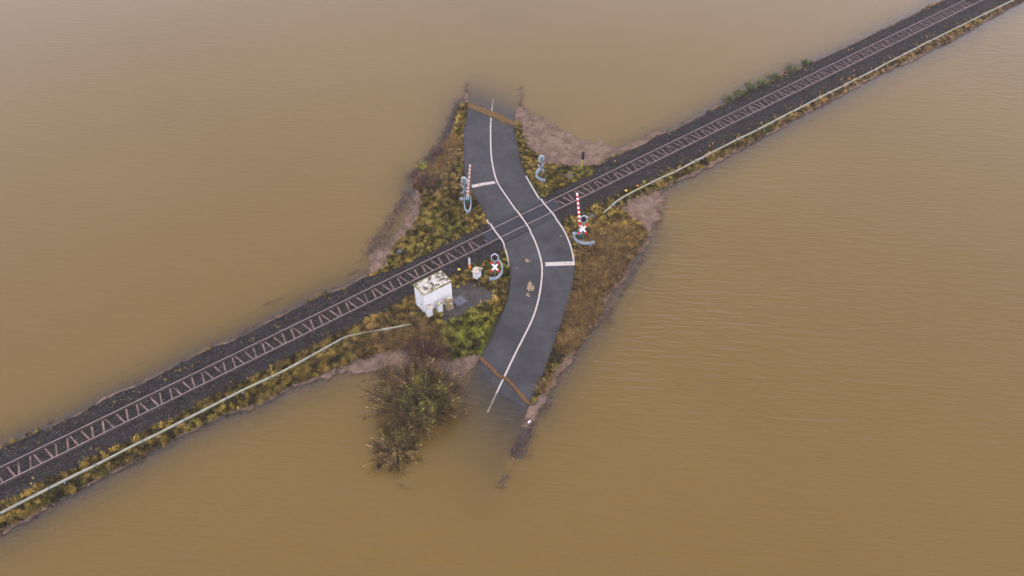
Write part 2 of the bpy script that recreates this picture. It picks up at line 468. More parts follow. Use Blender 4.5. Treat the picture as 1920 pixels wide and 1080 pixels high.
class MB:
    """collects boxes, tubes and prisms into one mesh"""
    def __init__(s):
        s.v = []; s.f = []; s.mi = []

    def add(s, vs, fs, mi=0):
        o = len(s.v)
        s.v += [tuple(v) for v in vs]
        s.f += [tuple(i + o for i in f) for f in fs]
        s.mi += [mi] * len(fs)
        return s

    def box(s, c, d, mi=0, rz=0.0, bevel=0.0, taper=1.0):
        x, y, z = d[0] / 2, d[1] / 2, d[2] / 2
        cr_, sr_ = math.cos(rz), math.sin(rz)

        def T(p):
            return (c[0] + p[0] * cr_ - p[1] * sr_, c[1] + p[0] * sr_ + p[1] * cr_, c[2] + p[2])
        if bevel <= 0:
            t = taper
            vs = [(-x, -y, -z), (x, -y, -z), (x, y, -z), (-x, y, -z), (-x * t, -y * t, z), (x * t, -y * t, z), (x * t, y * t, z), (-x * t, y * t, z)]
            fs = [(0, 3, 2, 1), (4, 5, 6, 7), (0, 1, 5, 4), (1, 2, 6, 5), (2, 3, 7, 6), (3, 0, 4, 7)]
        else:
            b = bevel
            vs = []
            for zz, i in ((-z, b), (-z + b, 0), (z - b, 0), (z, b)):
                vs += [(-x + i + b * (i == 0) * 0, -y + i, zz), (x - i, -y + i, zz), (x - i, y - i, zz), (-x + i, y - i, zz)]
            fs = [(0, 3, 2, 1), (12, 13, 14, 15)]
            for l in range(3):
                for k in range(4):
                    a = l * 4 + k; b2 = l * 4 + (k + 1) % 4
                    fs.append((a, b2, b2 + 4, a + 4))
        return s.add([T(v) for v in vs], fs, mi)

    def tube(s, pts, r, n=8, mi=0, r2=None):
        pts = [Vector(p) for p in pts]
        r2 = r if r2 is None else r2
        rings = []
        for i, p in enumerate(pts):
            t = (pts[min(i + 1, len(pts) - 1)] - pts[max(i - 1, 0)]).normalized()
            u = t.cross(Vector((0, 0, 1)))
            if u.length < 1e-3: u = Vector((1, 0, 0))
            u.normalize(); w = t.cross(u)
            rr = r + (r2 - r) * i / max(1, len(pts) - 1)
            rings.append([p + u * (math.cos(6.28318 * k / n) * rr) + w * (math.sin(6.28318 * k / n) * rr) for k in range(n)])
        vs = [v for rg in rings for v in rg]
        fs = []
        for i in range(len(rings) - 1):
            for k in range(n):
                a = i * n + k; b = i * n + (k + 1) % n
                fs.append((a, b, b + n, a + n))
        fs.append(tuple(range(n))[::-1]); fs.append(tuple((len(rings) - 1) * n + k for k in range(n)))
        return s.add(vs, fs, mi)

    def prism(s, poly, y0, y1, mi=0):
        """polygon in x,z pushed along y"""
        n = len(poly)
        vs = [(p[0], y0, p[1]) for p in poly] + [(p[0], y1, p[1]) for p in poly]
        fs = [tuple(range(n)), tuple(range(2 * n - 1, n - 1, -1))]
        for k in range(n):
            a, b = k, (k + 1) % n
            fs.append((a, a + n, b + n, b))
        return s.add(vs, fs, mi)

    def build(s, name, m, parent=None, smooth=False):
        me = bpy.data.meshes.new(name)
        me.from_pydata(s.v, [], s.f)
        me.update()
        o = link(name, me, m, parent)
        me.polygons.foreach_set('material_index', s.mi)
        if smooth:
            me.polygons.foreach_set('use_smooth', [True] * len(s.f))
        import bmesh
        bm = bmesh.new(); bm.from_mesh(me); bmesh.ops.recalc_face_normals(bm, faces=bm.faces); bm.to_mesh(me); bm.free()
        return o


# ------------------------------------------------------------------ ground sheet and flood water
def axis(parts):
    out = []
    for a, b, st in parts:
        out.append(np.arange(a, b - 1e-6, st))
    out.append([parts[-1][1]])
    return np.concatenate(out)


far = [(-1500, -300, 300), (-300, -60, 60), (-60, -20, 5)]
AX = axis(far + [(-20, 22, 0.22), (22, 52, 0.15), (52, 130, 0.22), (130, 180, 5), (180, 420, 60), (420, 1620, 300)])
AY = axis([(-1500, -300, 300), (-300, 0, 50), (0, 24, 4), (24, 43, 0.22), (43, 54.4, 0.14), (54.4, 84, 0.2), (84, 100, 4), (100, 400, 50), (400, 1900, 300)])
GX, GY = np.meshgrid(AX, AY, indexing='ij')
P = np.stack([GX.ravel(), GY.ravel()], 1)
Z = np.full(len(P), -2.6)
core = (P[:, 0] > -60) & (P[:, 0] < 180) & (P[:, 1] > 15) & (P[:, 1] < 95)
Zc, D, RS, A, PS = terrain(P[core], True, True)
Z[core] = Zc
ZONES = [  # photo pixel, radius in metres, colour, strength
    (1010, 640, 0, (0, 0, 0), 0),
    (890, 635, 2.0, (0.15, 0.19, 0.018), 1.1), (860, 615, 1.6, (0.14, 0.16, 0.02), 0.8), (850, 432, 1.0, (0.13, 0.15, 0.02), 0.6), (795, 465, 1.6, (0.16, 0.14, 0.03), 0.6),
    (925, 445, 0.8, (0.1, 0.12, 0.02), 0.5), (935, 505, 1.0, (0.12, 0.14, 0.02), 0.7),
    (1130, 500, 2.8, (0.19, 0.12, 0.035), 1.0), (1120, 545, 2.6, (0.085, 0.052, 0.025), 1.6), (1100, 590, 2.2, (0.10, 0.06, 0.026), 1.4), (1080, 640, 1.6, (0.085, 0.06, 0.025), 1.1), (1160, 500, 1.6, (0.09, 0.055, 0.025), 1.2), (1050, 690, 1.2, (0.08, 0.055, 0.02), 0.9),
    (820, 290, 2.0, (0.15, 0.09, 0.045), 1.0), (830, 340, 1.8, (0.19, 0.125, 0.06), 0.9), (800, 330, 1.4, (0.09, 0.055, 0.035), 1.3), (855, 300, 1.0, (0.17, 0.105, 0.05), 0.8),
    (720, 640, 2.2, (0.21, 0.135, 0.055), 1.2), (790, 640, 2.0, (0.15, 0.09, 0.04), 1.1), (780, 655, 1.2, (0.06, 0.035, 0.02), 1.1), (820, 640, 1.4, (0.14, 0.1, 0.04), 0.7),
    (1150, 430, 2.4, (0.28, 0.185, 0.040), 1.2), (1190, 430, 1.8, (0.27, 0.175, 0.045), 1.2), (1130, 400, 1.4, (0.24, 0.17, 0.04), 0.8),
    (1040, 330, 1.8, (0.21, 0.155, 0.03), 0.8), (1000, 290, 1.2, (0.22, 0.15, 0.03), 0.9), (1070, 325, 1.2, (0.17, 0.16, 0.03), 0.7), (860, 225, 1.4, (0.22, 0.15, 0.025), 0.9),
    (1010, 360, 0.8, (0.14, 0.14, 0.03), 0.6), (1020, 740, 1.2, (0.21, 0.15, 0.035), 1.0), (1090, 425, 1.2, (0.14, 0.12, 0.03), 0.7),
]
ZC = [(at(z_[0], z_[1], 0.6), z_[2], np.array(z_[3]), z_[4]) for z_ in ZONES[1:]]


def veg_colour(Q):
    """how green, straw-coloured or brown the growth is at each place"""
    base = np.array([0.17, 0.118, 0.026])
    w = np.full(len(Q), 0.55)[:, None]
    c = w * base
    for p, r, k, s_ in ZC:
        q = (s_ * np.exp(-((Q - p) ** 2).sum(1) / (2 * (r * 0.8) ** 2)))[:, None]
        c = c + q * k; w = w + q
    c = c / w
    x = Q[:, 0]
    fr_ = sm(55, 100, x)[:, None]
    c = c * (1 - fr_) + fr_ * np.array([0.23, 0.135, 0.05])
    g = fbm(Q[:, 0], Q[:, 1], 0.9, 21)[:, None]
    c = c * (1 + 1.0 * g)
    g2 = sm(0.18, 0.5, fbm(Q[:, 0], Q[:, 1], 1.7, 33))[:, None]
    c = c * (1 - 0.38 * g2) + 0.38 * g2 * np.array([0.11, 0.125, 0.018])
    g3 = sm(0.25, 0.5, fbm(Q[:, 0], Q[:, 1], 1.3, 44))[:, None]
    c = c * (1 - 0.55 * g3) + 0.55 * g3 * np.array([0.07, 0.042, 0.02])
    return c


def ballast_mask(Q, a):
    north = Q[:, 1] > YT
    isl = sm(22, 25, Q[:, 0]) * sm(51.5, 49.5, Q[:, 0])
    e = np.where(north, 3.65 * (1 - isl) + 2.15 * isl, 2.02 + 0.5 * sm(50, 60, Q[:, 0])) + 0.25 * fbm(Q[:, 0], Q[:, 1], 0.8, 51) + 0.12 * fbm(Q[:, 0], Q[:, 1], 4.0, 52)
    # the stones give out earlier on the grassy side next to the crossing
    return sm(0.12, -0.12, a - e)


Qc = P[core]
col = np.tile(np.array([0.10, 0.075, 0.045]), (len(P), 1))
vc = veg_colour(Qc) * 0.22
bm_ = ballast_mask(Qc, A)[:, None]
bn = fbm(Qc[:, 0], Qc[:, 1], 0.5, 61)[:, None]
bcol = np.array([0.027, 0.0235, 0.022]) * (1 + 0.5 * bn)
cc = vc * (1 - bm_) + bcol * bm_
wet = sm(0.06, -0.05, Zc)[:, None]
cc = cc * (1 - wet) + wet * np.array([0.100, 0.098, 0.108])
pm = sm(-0.15, 0.1, PS + 0.25 * fbm(Qc[:, 0], Qc[:, 1], 0.9, 71))[:, None] * (1 - wet)
cc = cc * (1 - pm) + pm * np.array([0.060, 0.054, 0.050]) * (1 + 0.4 * bn)
col[core] = cc
nx, ny = len(AX), len(AY)
idx = np.arange(nx * ny).reshape(nx, ny)
FQ = np.stack([idx[:-1, :-1].ravel(), idx[1:, :-1].ravel(), idx[1:, 1:].ravel(), idx[:-1, 1:].ravel()], 1)
tag(big('ground', np.column_stack([P, Z]), FQ, M['ground'], col, smooth=True), kind='structure')
depth = np.clip(-Z, 0, 3)
_ru = np.zeros(len(P)); _ru[core] = np.where(RS > 0.06, 0.09, 0.0)
depth = np.clip(depth - _ru, 0, 3)
land_deep = Z > 0.25
fm = ~(land_deep[FQ].all(1))
used = np.unique(FQ[fm]); remap = np.full(len(P), -1); remap[used] = np.arange(len(used))
tag(big('water', np.column_stack([P[used], np.zeros(len(used))]), remap[FQ[fm]], M['water'], depth[used], attr='depth', smooth=True), kind='structure')

# ------------------------------------------------------------------ road
n_st = 200


def even(pl, n):
    s_ = np.concatenate([[0], np.cumsum(np.linalg.norm(np.diff(pl, axis=0), axis=1))])
    t = np.linspace(0, s_[-1], n)
    return np.stack([np.interp(t, s_, pl[:, 0]), np.interp(t, s_, pl[:, 1])], 1)


def side_match(mid, edge):
    """for each centre station the point of the edge straight across from it"""
    out = []
    k0 = 0
    for i, m_ in enumerate(mid):
        t = mid[min(i + 1, len(mid) - 1)] - mid[max(i - 1, 0)]
        t = t / np.linalg.norm(t)
        s_ = np.abs((edge - m_) @ t) + 0.15 * np.linalg.norm(edge - m_, axis=1)
        k = k0 + int(np.argmin(s_[k0:k0 + 60]))
        k0 = max(k0, k - 2)
        out.append(edge[k])
    out = np.array(out)
    ker = np.ones(5) / 5
    for _ in range(2):
        pad = np.vstack([out[:1]] * 2 + [out] + [out[-1:]] * 2)
        out = np.stack([np.convolve(pad[:, j], ker, 'valid') for j in (0, 1)], 1)
    return out


mids = even(R_MID, n_st)
eL = side_match(mids, even(R_LEFT, 700)); eR = side_match(mids, even(R_RIGHT, 700))
na = 20
ts = np.linspace(0, 1, na)
GP = eL[:, None, :] * (1 - ts)[None, :, None] + eR[:, None, :] * ts[None, :, None]
GZ = road_z(GP.reshape(-1, 2)).reshape(n_st, na)
skL = np.concatenate([eL, (GZ[:, 0] - 0.2)[:, None]], 1)[:, None, :]
skR = np.concatenate([eR, (GZ[:, -1] - 0.2)[:, None]], 1)[:, None, :]
full = np.concatenate([skL, np.concatenate([GP, GZ[..., None]], 2), skR], 1)
na2 = na + 2
ix = np.arange(n_st * na2).reshape(n_st, na2)
FR = np.stack([ix[:-1, :-1].ravel(), ix[:-1, 1:].ravel(), ix[1:, 1:].ravel(), ix[1:, :-1].ravel()], 1)
road = big('road', full.reshape(-1, 3), FR, M['asphalt'])
tag(road, kind='structure')


def ribbon(name, pts, width, m, parent, dz=0.012, ragged=0.0):
    pts = smooth(resample(pts, 0.12), 40)
    L = []; R_ = []
    for i in range(len(pts)):
        t = pts[min(i + 1, len(pts) - 1)] - pts[max(i - 1, 0)]
        t = t / (np.linalg.norm(t) + 1e-9)
        nn = np.array([-t[1], t[0]])
        w1 = width / 2 * (1 + ragged * rnd.uniform(-1, 1)); w2 = width / 2 * (1 + ragged * rnd.uniform(-1, 1))
        L.append(pts[i] + nn * w1); R_.append(pts[i] - nn * w2)
    L = np.array(L); R_ = np.array(R_); Mi = (L + R_) / 2
    V = []
    for S_ in (L, Mi, R_):
        zz = road_z(S_)
        zz = np.maximum(zz, zz + (1.294 - zz) * sm(1.85, 1.5, np.abs(S_[:, 1] - YT)))
        V.append(np.column_stack([S_, zz + dz]))
    V = np.stack(V, 1)
    k = len(pts)
    ii = np.arange(k * 3).reshape(k, 3)
    F = np.stack([ii[:-1, :-1].ravel(), ii[:-1, 1:].ravel(), ii[1:, 1:].ravel(), ii[1:, :-1].ravel()], 1)
    return big(name, V.reshape(-1, 3), F, m, parent=parent)


ribbon('centre_line', [px_road(*p) for p in CENTRE_PX[3:-2]], 0.15, M['paint'], road, 0.016, 0.12)
ribbon('edge_line', [px_road(*p) for p in [(913, 411.7), (922, 425), (935.8, 443.8), (946.5, 464), (953, 487.6), (953.5, 500)]], 0.15, M['paint'], road, 0.014, 0.1)
ribbon('edge_line', [px_road(*p) for p in [(986, 330), (1000, 354.5), (1017.6, 379.5), (1034, 398), (1054.5, 427.4), (1063, 443.8), (1070.4, 462.6), (1076, 487.6), (1076.3, 498)]], 0.15, M['paint'], road, 0.014, 0.1)
ribbon('stop_line', [px_road(*p) for p in [(885, 350), (905, 346), (928, 342.5)]], 0.48, M['paint'], road, 0.013, 0.06)
ribbon('stop_line', [px_road(*p) for p in [(1022.5, 496.5), (1050, 495), (1076, 494)]], 0.50, M['paint'], road, 0.013, 0.06)


def blob(name, px, py, rx, ry, m, parent, dz=0.01, seed=1, ang=0.0):
    c0 = px_road(px, py)
    n = 34
    Q = [c0]
    for k in range(n):
        th_ = 6.28318 * k / n
        r_ = 1 + 0.45 * math.sin(3 * th_ + seed) * math.sin(5 * th_ + 2 * seed) + 0.3 * (rnd.random() - 0.5)
        x, y = rx * math.cos(th_) * r_, ry * math.sin(th_) * r_
        Q.append(c0 + np.array([x * math.cos(ang) - y * math.sin(ang), x * math.sin(ang) + y * math.cos(ang)]))
    Q = np.array(Q)
    F = [(0, 1 + k, 1 + (k + 1) % n) for k in range(n)]
    return big(name, np.column_stack([Q, road_z(Q) + dz]), F, m, parent=parent)


AH = math.pi / 2 - YAW + 0.0
for q in [(988, 489, 0.17, 0.24, 1), (980, 482, 0.06, 0.05, 2), (995, 491, 0.08, 0.06, 3), (993, 537, 0.24, 0.50, 4), (999, 541, 0.14, 0.34, 5), (989, 553, 0.10, 0.22, 6), (992, 556, 0.12, 0.08, 9), (969, 503, 0.1, 0.06, 7), (1052, 443, 0.14, 0.08, 8)]:
    blob('mud_patch', q[0], q[1], q[2], q[3], M['mud'], road, 0.009 if q[4] % 2 else 0.013, q[4], math.pi / 2 - YAW - math.pi / 2)

# ------------------------------------------------------------------ crossing deck between and beside the rails
xa = at(903, 441, 1.28)[0]; xb = at(1051, 386, 1.28)[0]
deck = thing('crossing_deck', ((xa + xb) / 2, YT, 1.1), label='dark rubber deck panels between and beside the rails at the level crossing', cat='crossing deck')
npn = 8
step = (xb - xa) / npn
for i in range(npn):
    xc = -(xb - xa) / 2 + (i + 0.5) * step
    MB().box((xc, 0, 0.105), (step - 0.02, 1.36, 0.19), bevel=0.012).build('panel', M['rubber'], deck)
    inr_ = sdist(np.array([[xc + (xa + xb) / 2, YT - 1.16], [xc + (xa + xb) / 2, YT + 1.13]]), ROAD_POLY) > 0.1
    if inr_[0]: MB().box((xc - 0.1, -1.16, 0.098), (step - 0.02, 0.66, 0.19), bevel=0.012).build('outer_panel', M['rubber2'], deck)
    if inr_[1]: MB().box((xc + 0.1, 1.13, 0.096), (step - 0.02, 0.60, 0.19), bevel=0.012).build('outer_panel', M['rubber2'], deck)
# ribbed tread of the panels is pattern, the pale end stops are parts
for sx_ in (-1, 1):
    MB().box((sx_ * ((xb - xa) / 2 + 0.10), 0.25 * sx_, 0.09), (0.14, 0.45, 0.12), bevel=0.02).build('end_stop', M['concrete'], deck)
# ------------------------------------------------------------------ railway track
X0, X1 = -22.0, 135.0
track = thing('railway_track', (0, YT, 1.09), label='single railway track on rusty Y-shaped steel sleepers running across the flooded land', cat='railway track')
RPROF = [(-0.07, 0), (0.07, 0), (0.07, 0.014), (0.012, 0.032), (0.010, 0.125), (0.047, 0.137), (0.047, 0.163), (0.040, 0.172), (-0.040, 0.172), (-0.047, 0.163), (-0.047, 0.137), (-0.010, 0.125), (-0.012, 0.032), (-0.07, 0.014)]
for sy in (-1, 1):
    mb = MB()
    xs = np.linspace(X0, X1, 60)
    vs = []; fs = []; n = len(RPROF)
    for x in xs:
        vs += [(x, sy * 0.7525 + p[0], 0.040 + p[1]) for p in RPROF]
    mb.v = vs
    for i in range(len(xs) - 1):
        for k in range(n):
            a = i * n + k; b = i * n + (k + 1) % n
            mb.f.append((a, b, b + n, a + n)); mb.mi.append(0 if k in (6, 7, 8) else 2 if k in (2, 12) else 1)
    mb.build('rail', [M['railtop'], M['railside'], M['railfoot']], track)


def y_sleeper(x, flip):
    """two steel beams side by side under one rail, spread into a fork under the other"""
    mb = MB()
    for s_ in (-1, 1):
        path = [(-0.86, 0.105), (-0.70, 0.105), (0.72, 0.40), (0.85, 0.43)]
        pts = [(s_ * o, y * flip) for y, o in path]
        for i in range(len(pts) - 1):
            (x0, y0), (x1, y1) = pts[i], pts[i + 1]
            dx, dy = x1 - x0, y1 - y0
            L = math.hypot(dx, dy); ang = math.atan2(dy, dx)
            mb.box((x + (x0 + x1) / 2, (y0 + y1) / 2, -0.032 + 0.001 * i + 0.0005 * s_), (L + 0.02, 0.145, 0.12), rz=ang, bevel=0.012)
    # fastening plates and clips by the rails
    for y, ox in ((-0.7525, 0.105), (0.7525, 0.405)):
        for s_ in (-1, 1):
            for e in (-1, 1):
                mb.box((x + s_ * ox, y * flip + e * 0.105, 0.045), (0.10, 0.06, 0.03), mi=1)
    return mb


PH = at(1112.6, 357.4, 1.26)[0]
k0 = int(math.floor((-13 - PH) / 1.326)); k1 = int(math.ceil((117 - PH) / 1.326))
sl_src = {}
for k in range(k0, k1 + 1):
    x = PH + k * 1.326
    if xa - 0.3 < x < xb + 0.3:
        continue
    fl = 1 if k % 2 == 0 else -1
    if fl not in sl_src:
        sl_src[fl] = y_sleeper(0, fl).build('sleeper', [M['sleeper'], M['railside']], track)
        sl_src[fl].location.x = x
    else:
        o = sl_src[fl].copy(); C.objects.link(o); o.parent = track; o.location.x = x

# ballast stones lying loose on the bed
ns = 42000
sxp = rng.uniform(-14, 118, ns); syp = YT + rng.uniform(-2.75, 3.5, ns)
Q = np.stack([sxp, syp], 1)
aQ = np.abs(syp - YT)
keep = (ballast_mask(Q, aQ) > rng.uniform(0.1, 1, ns)) & (sdist(Q, ROAD_POLY) < -0.25) & ~((sxp > xa - 0.1) & (sxp < xb + 0.1) & (aQ < 1.6))
Q = Q[keep]; n = len(Q)
zq = terrain(Q, True)
sz = rng.uniform(0.03, 0.075, n)
oc = np.array([(1, 0, 0), (0, 1, 0), (-1, 0, 0), (0, -1, 0), (0, 0, 1), (0, 0, -1)], float)
of = np.array([(0, 1, 4), (1, 2, 4), (2, 3, 4), (3, 0, 4), (1, 0, 5), (2, 1, 5), (3, 2, 5), (0, 3, 5)])
V = oc[None] * (sz[:, None, None] * rng.uniform(0.6, 1.3, (n, 6, 1)))
an = rng.uniform(0, 6.28, n)
Vx = V[..., 0] * np.cos(an)[:, None] - V[..., 1] * np.sin(an)[:, None]
Vy = V[..., 0] * np.sin(an)[:, None] + V[..., 1] * np.cos(an)[:, None]
V = np.stack([Vx + Q[:, 0:1], Vy + Q[:, 1:2], V[..., 2] * 0.8 + zq[:, None] + 0.012], 2)
F = of[None] + (np.arange(n) * 6)[:, None, None]
sc = np.where(rng.random(n) < 0.16, rng.uniform(2.0, 5.0, n), rng.uniform(0.25, 1.5, n))[:, None] * np.array([0.030, 0.026, 0.025])
tag(big('ballast', V.reshape(-1, 3), F.reshape(-1, 3), M['stone'], np.repeat(sc, 6, 0)), 'loose dark ballast stones along the railway track', 'ballast', kind='stuff')


# ------------------------------------------------------------------ grass, reeds, washed-up straw
def blades(Q, z, h, w, lean, colr, nb, spread):
    """nb blades for each tuft centre"""
    n = len(Q)
    q = np.repeat(Q, nb, 0) + rng.normal(0, 1, (n * nb, 2)) * np.repeat(spread, nb)[:, None]
    zz = np.repeat(z, nb) - 0.03
    hh_ = np.repeat(h, nb) * rng.uniform(0.5, 1.25, n * nb)
    ww = np.repeat(w, nb) * rng.uniform(0.7, 1.4, n * nb)
    an_ = rng.uniform(0, 6.283, n * nb)
    ln = np.repeat(lean, nb) * rng.uniform(0.3, 1.5, n * nb) * hh_
    dirx, diry = np.cos(an_), np.sin(an_)
    an2 = an_ + rng.uniform(0.9, 2.2, n * nb)
    px_, py_ = np.cos(an2) * ww / 2, np.sin(an2) * ww / 2
    v0 = np.stack([q[:, 0] - px_, q[:, 1] - py_, zz], 1)
    v1 = np.stack([q[:, 0] + px_, q[:, 1] + py_, zz], 1)
    v2 = np.stack([q[:, 0] + dirx * ln, q[:, 1] + diry * ln, zz + hh_], 1)
    V_ = np.stack([v0, v1, v2], 1).reshape(-1, 3)
    c_ = np.repeat(colr, nb, 0) * rng.uniform(0.65, 1.4, (n * nb, 1))
    return V_, np.repeat(c_, 3, 0)


def scatter(n, x0, x1, y0, y1):
    return np.stack([rng.uniform(x0, x1, n), rng.uniform(y0, y1, n)], 1)


HUT_C = at(821, 586, 0.72)
Vs = []; Cs = []
Q = np.vstack([scatter(60000, -14, 22, 44.5, 53.5), scatter(60000, 50, 122, 44.5, 53.6), scatter(120000, 22, 50, 29, 72), scatter(30000, 12, 26, 40, 47)])
zq, dq, rq, aq, pq = terrain(Q, True, True)
bmq = ballast_mask(Q, aq)
far_s = sm(50, 110, Q[:, 0])
okk = (zq > 0.03) & (dq > 0.02) & (rq < -0.02) & (pq < -0.1 + 0.2 * rng.normal(0, 1, len(Q)))
inball = bmq > rng.uniform(0.15, 1, len(Q))
sparse = rng.random(len(Q)) < np.where(Q[:, 1] < YT, 0.10 * sm(1.4, 2.2, aq), 0.012)
okk &= (~inball) | sparse
okk &= (aq > 1.45)
# gaps between tussocks
okk &= (fbm(Q[:, 0], Q[:, 1], 0.55, 81) + 0.45 > rng.uniform(-0.2, 0.55, len(Q)))
Q = Q[okk]; zq = zq[okk]; rq = rq[okk]; aq = aq[okk]
vcq = veg_colour(Q)
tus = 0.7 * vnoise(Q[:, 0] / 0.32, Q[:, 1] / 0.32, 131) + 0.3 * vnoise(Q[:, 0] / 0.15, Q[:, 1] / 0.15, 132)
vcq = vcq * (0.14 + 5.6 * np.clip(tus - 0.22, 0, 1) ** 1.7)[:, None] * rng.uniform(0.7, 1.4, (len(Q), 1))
hot = (rng.random(len(Q)) < 0.5) & (tus > 0.72)
vcq[hot] = vcq[hot] * 0.5 + np.array([0.22, 0.13, 0.035]) * 0.6
grn = rng.random(len(Q)) < 0.05
vcq[grn] = np.array([0.12, 0.16, 0.015])
hq = (0.6 + 0.9 * tus) * 0.12 + 0.09 * (fbm(Q[:, 0], Q[:, 1], 1.2, 91) + 0.5).clip(0, 2) + 0.10 * sm(0.3, 1.4, -rq) * (aq > 3.3)
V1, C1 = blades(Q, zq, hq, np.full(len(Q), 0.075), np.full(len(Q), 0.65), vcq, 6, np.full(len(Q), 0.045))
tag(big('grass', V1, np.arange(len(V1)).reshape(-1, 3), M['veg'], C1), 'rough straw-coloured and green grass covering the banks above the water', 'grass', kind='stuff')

# tall dead stalks in the brown patches
BR = [(1120, 520, 2.6, 700), (1100, 585, 2.2, 650), (1150, 480, 2.0, 450), (1080, 640, 1.4, 350), (1180, 440, 1.8, 350), (1135, 455, 2.0, 300), (820, 300, 1.8, 500), (800, 335, 1.2, 400), (845, 270, 1.2, 300), (730, 640, 2.4, 500), (790, 640, 1.8, 500), (1030, 720, 1.0, 200)]
Qs = []
for px, py, r_, k in BR:
    c0 = at(px, py, 0.5)
    Qs.append(c0 + rng.normal(0, r_ * 0.55, (k, 2)))
Q = np.vstack(Qs)
zq, dq, rq, aq, pq = terrain(Q, True, True)
okk = (zq > 0.0) & (rq < -0.3) & (aq > 2.6) & (pq < -0.3)
Q, zq = Q[okk], zq[okk]
cq = np.where(rng.random((len(Q), 1)) < 0.48, np.array([[0.25, 0.150, 0.050]]), np.array([[0.09, 0.054, 0.024]])) * rng.uniform(0.6, 1.4, (len(Q), 1))
V1, C1 = blades(Q, zq, np.full(len(Q), 0.42), np.full(len(Q), 0.045), np.full(len(Q), 1.3), cq, 8, np.full(len(Q), 0.12))
tag(big('dead_stalks', V1, np.arange(len(V1)).reshape(-1, 3), M['veg'], C1), 'tangled brown dead stalks lying over the grass of the verges', 'dead stalks', kind='stuff')

# washed-up straw floating against the banks
FLOT_PX = [
    [(944, 214), (958, 206), (968, 196), (978, 203), (988, 207), (996, 220), (1012, 217), (1030, 228), (1044, 236), (1060, 250), (1072, 251), (1086, 262), (1110, 268), (1126, 265), (1142, 272), (1156, 279), (1180, 270), (1196, 264), (1216, 250), (1244, 238), (1236, 258), (1204, 274), (1160, 296), (1114, 316), (1050, 312), (1010, 297), (985, 262), (975, 232), (955, 230)],
    [(1158, 392), (1182, 376), (1215, 362), (1252, 352), (1243, 364), (1256, 372), (1236, 380), (1250, 388), (1232, 398), (1241, 410), (1226, 420), (1222, 440), (1214, 462), (1194, 482), (1200, 430), (1178, 408)],
    [(588, 716), (610, 702), (640, 690), (668, 672), (674, 664), (690, 670), (715, 655), (738, 652), (790, 652), (856, 672), (884, 664), (903, 668), (908, 676), (893, 684), (878, 700), (866, 714), (848, 716), (840, 700), (790, 692), (720, 698), (650, 700), (610, 712)],
    [(694, 512), (690, 484), (704, 466), (728, 462), (738, 440), (756, 424), (768, 398), (772, 380), (783, 352), (800, 350), (800, 400), (770, 450), (735, 470), (728, 500)],
    [(1190, 470), (1180, 505), (1164, 532), (1146, 556), (1134, 572), (1128, 596), (1108, 624), (1078, 662), (1066, 690), (1048, 706), (1036, 732), (1016, 760), (1002, 790), (988, 806), (978, 800), (984, 772), (1004, 756), (1040, 690), (1110, 590), (1160, 520)],
    [(866, 200), (868, 186), (872, 176), (880, 172), (888, 186), (886, 198), (930, 216), (968, 229), (966, 238), (922, 222), (880, 206)],
    [(948, 206), (964, 190), (975, 196), (972, 214)],
]
VF = []; FF = []; CF = []
off = 0
st = 0.11
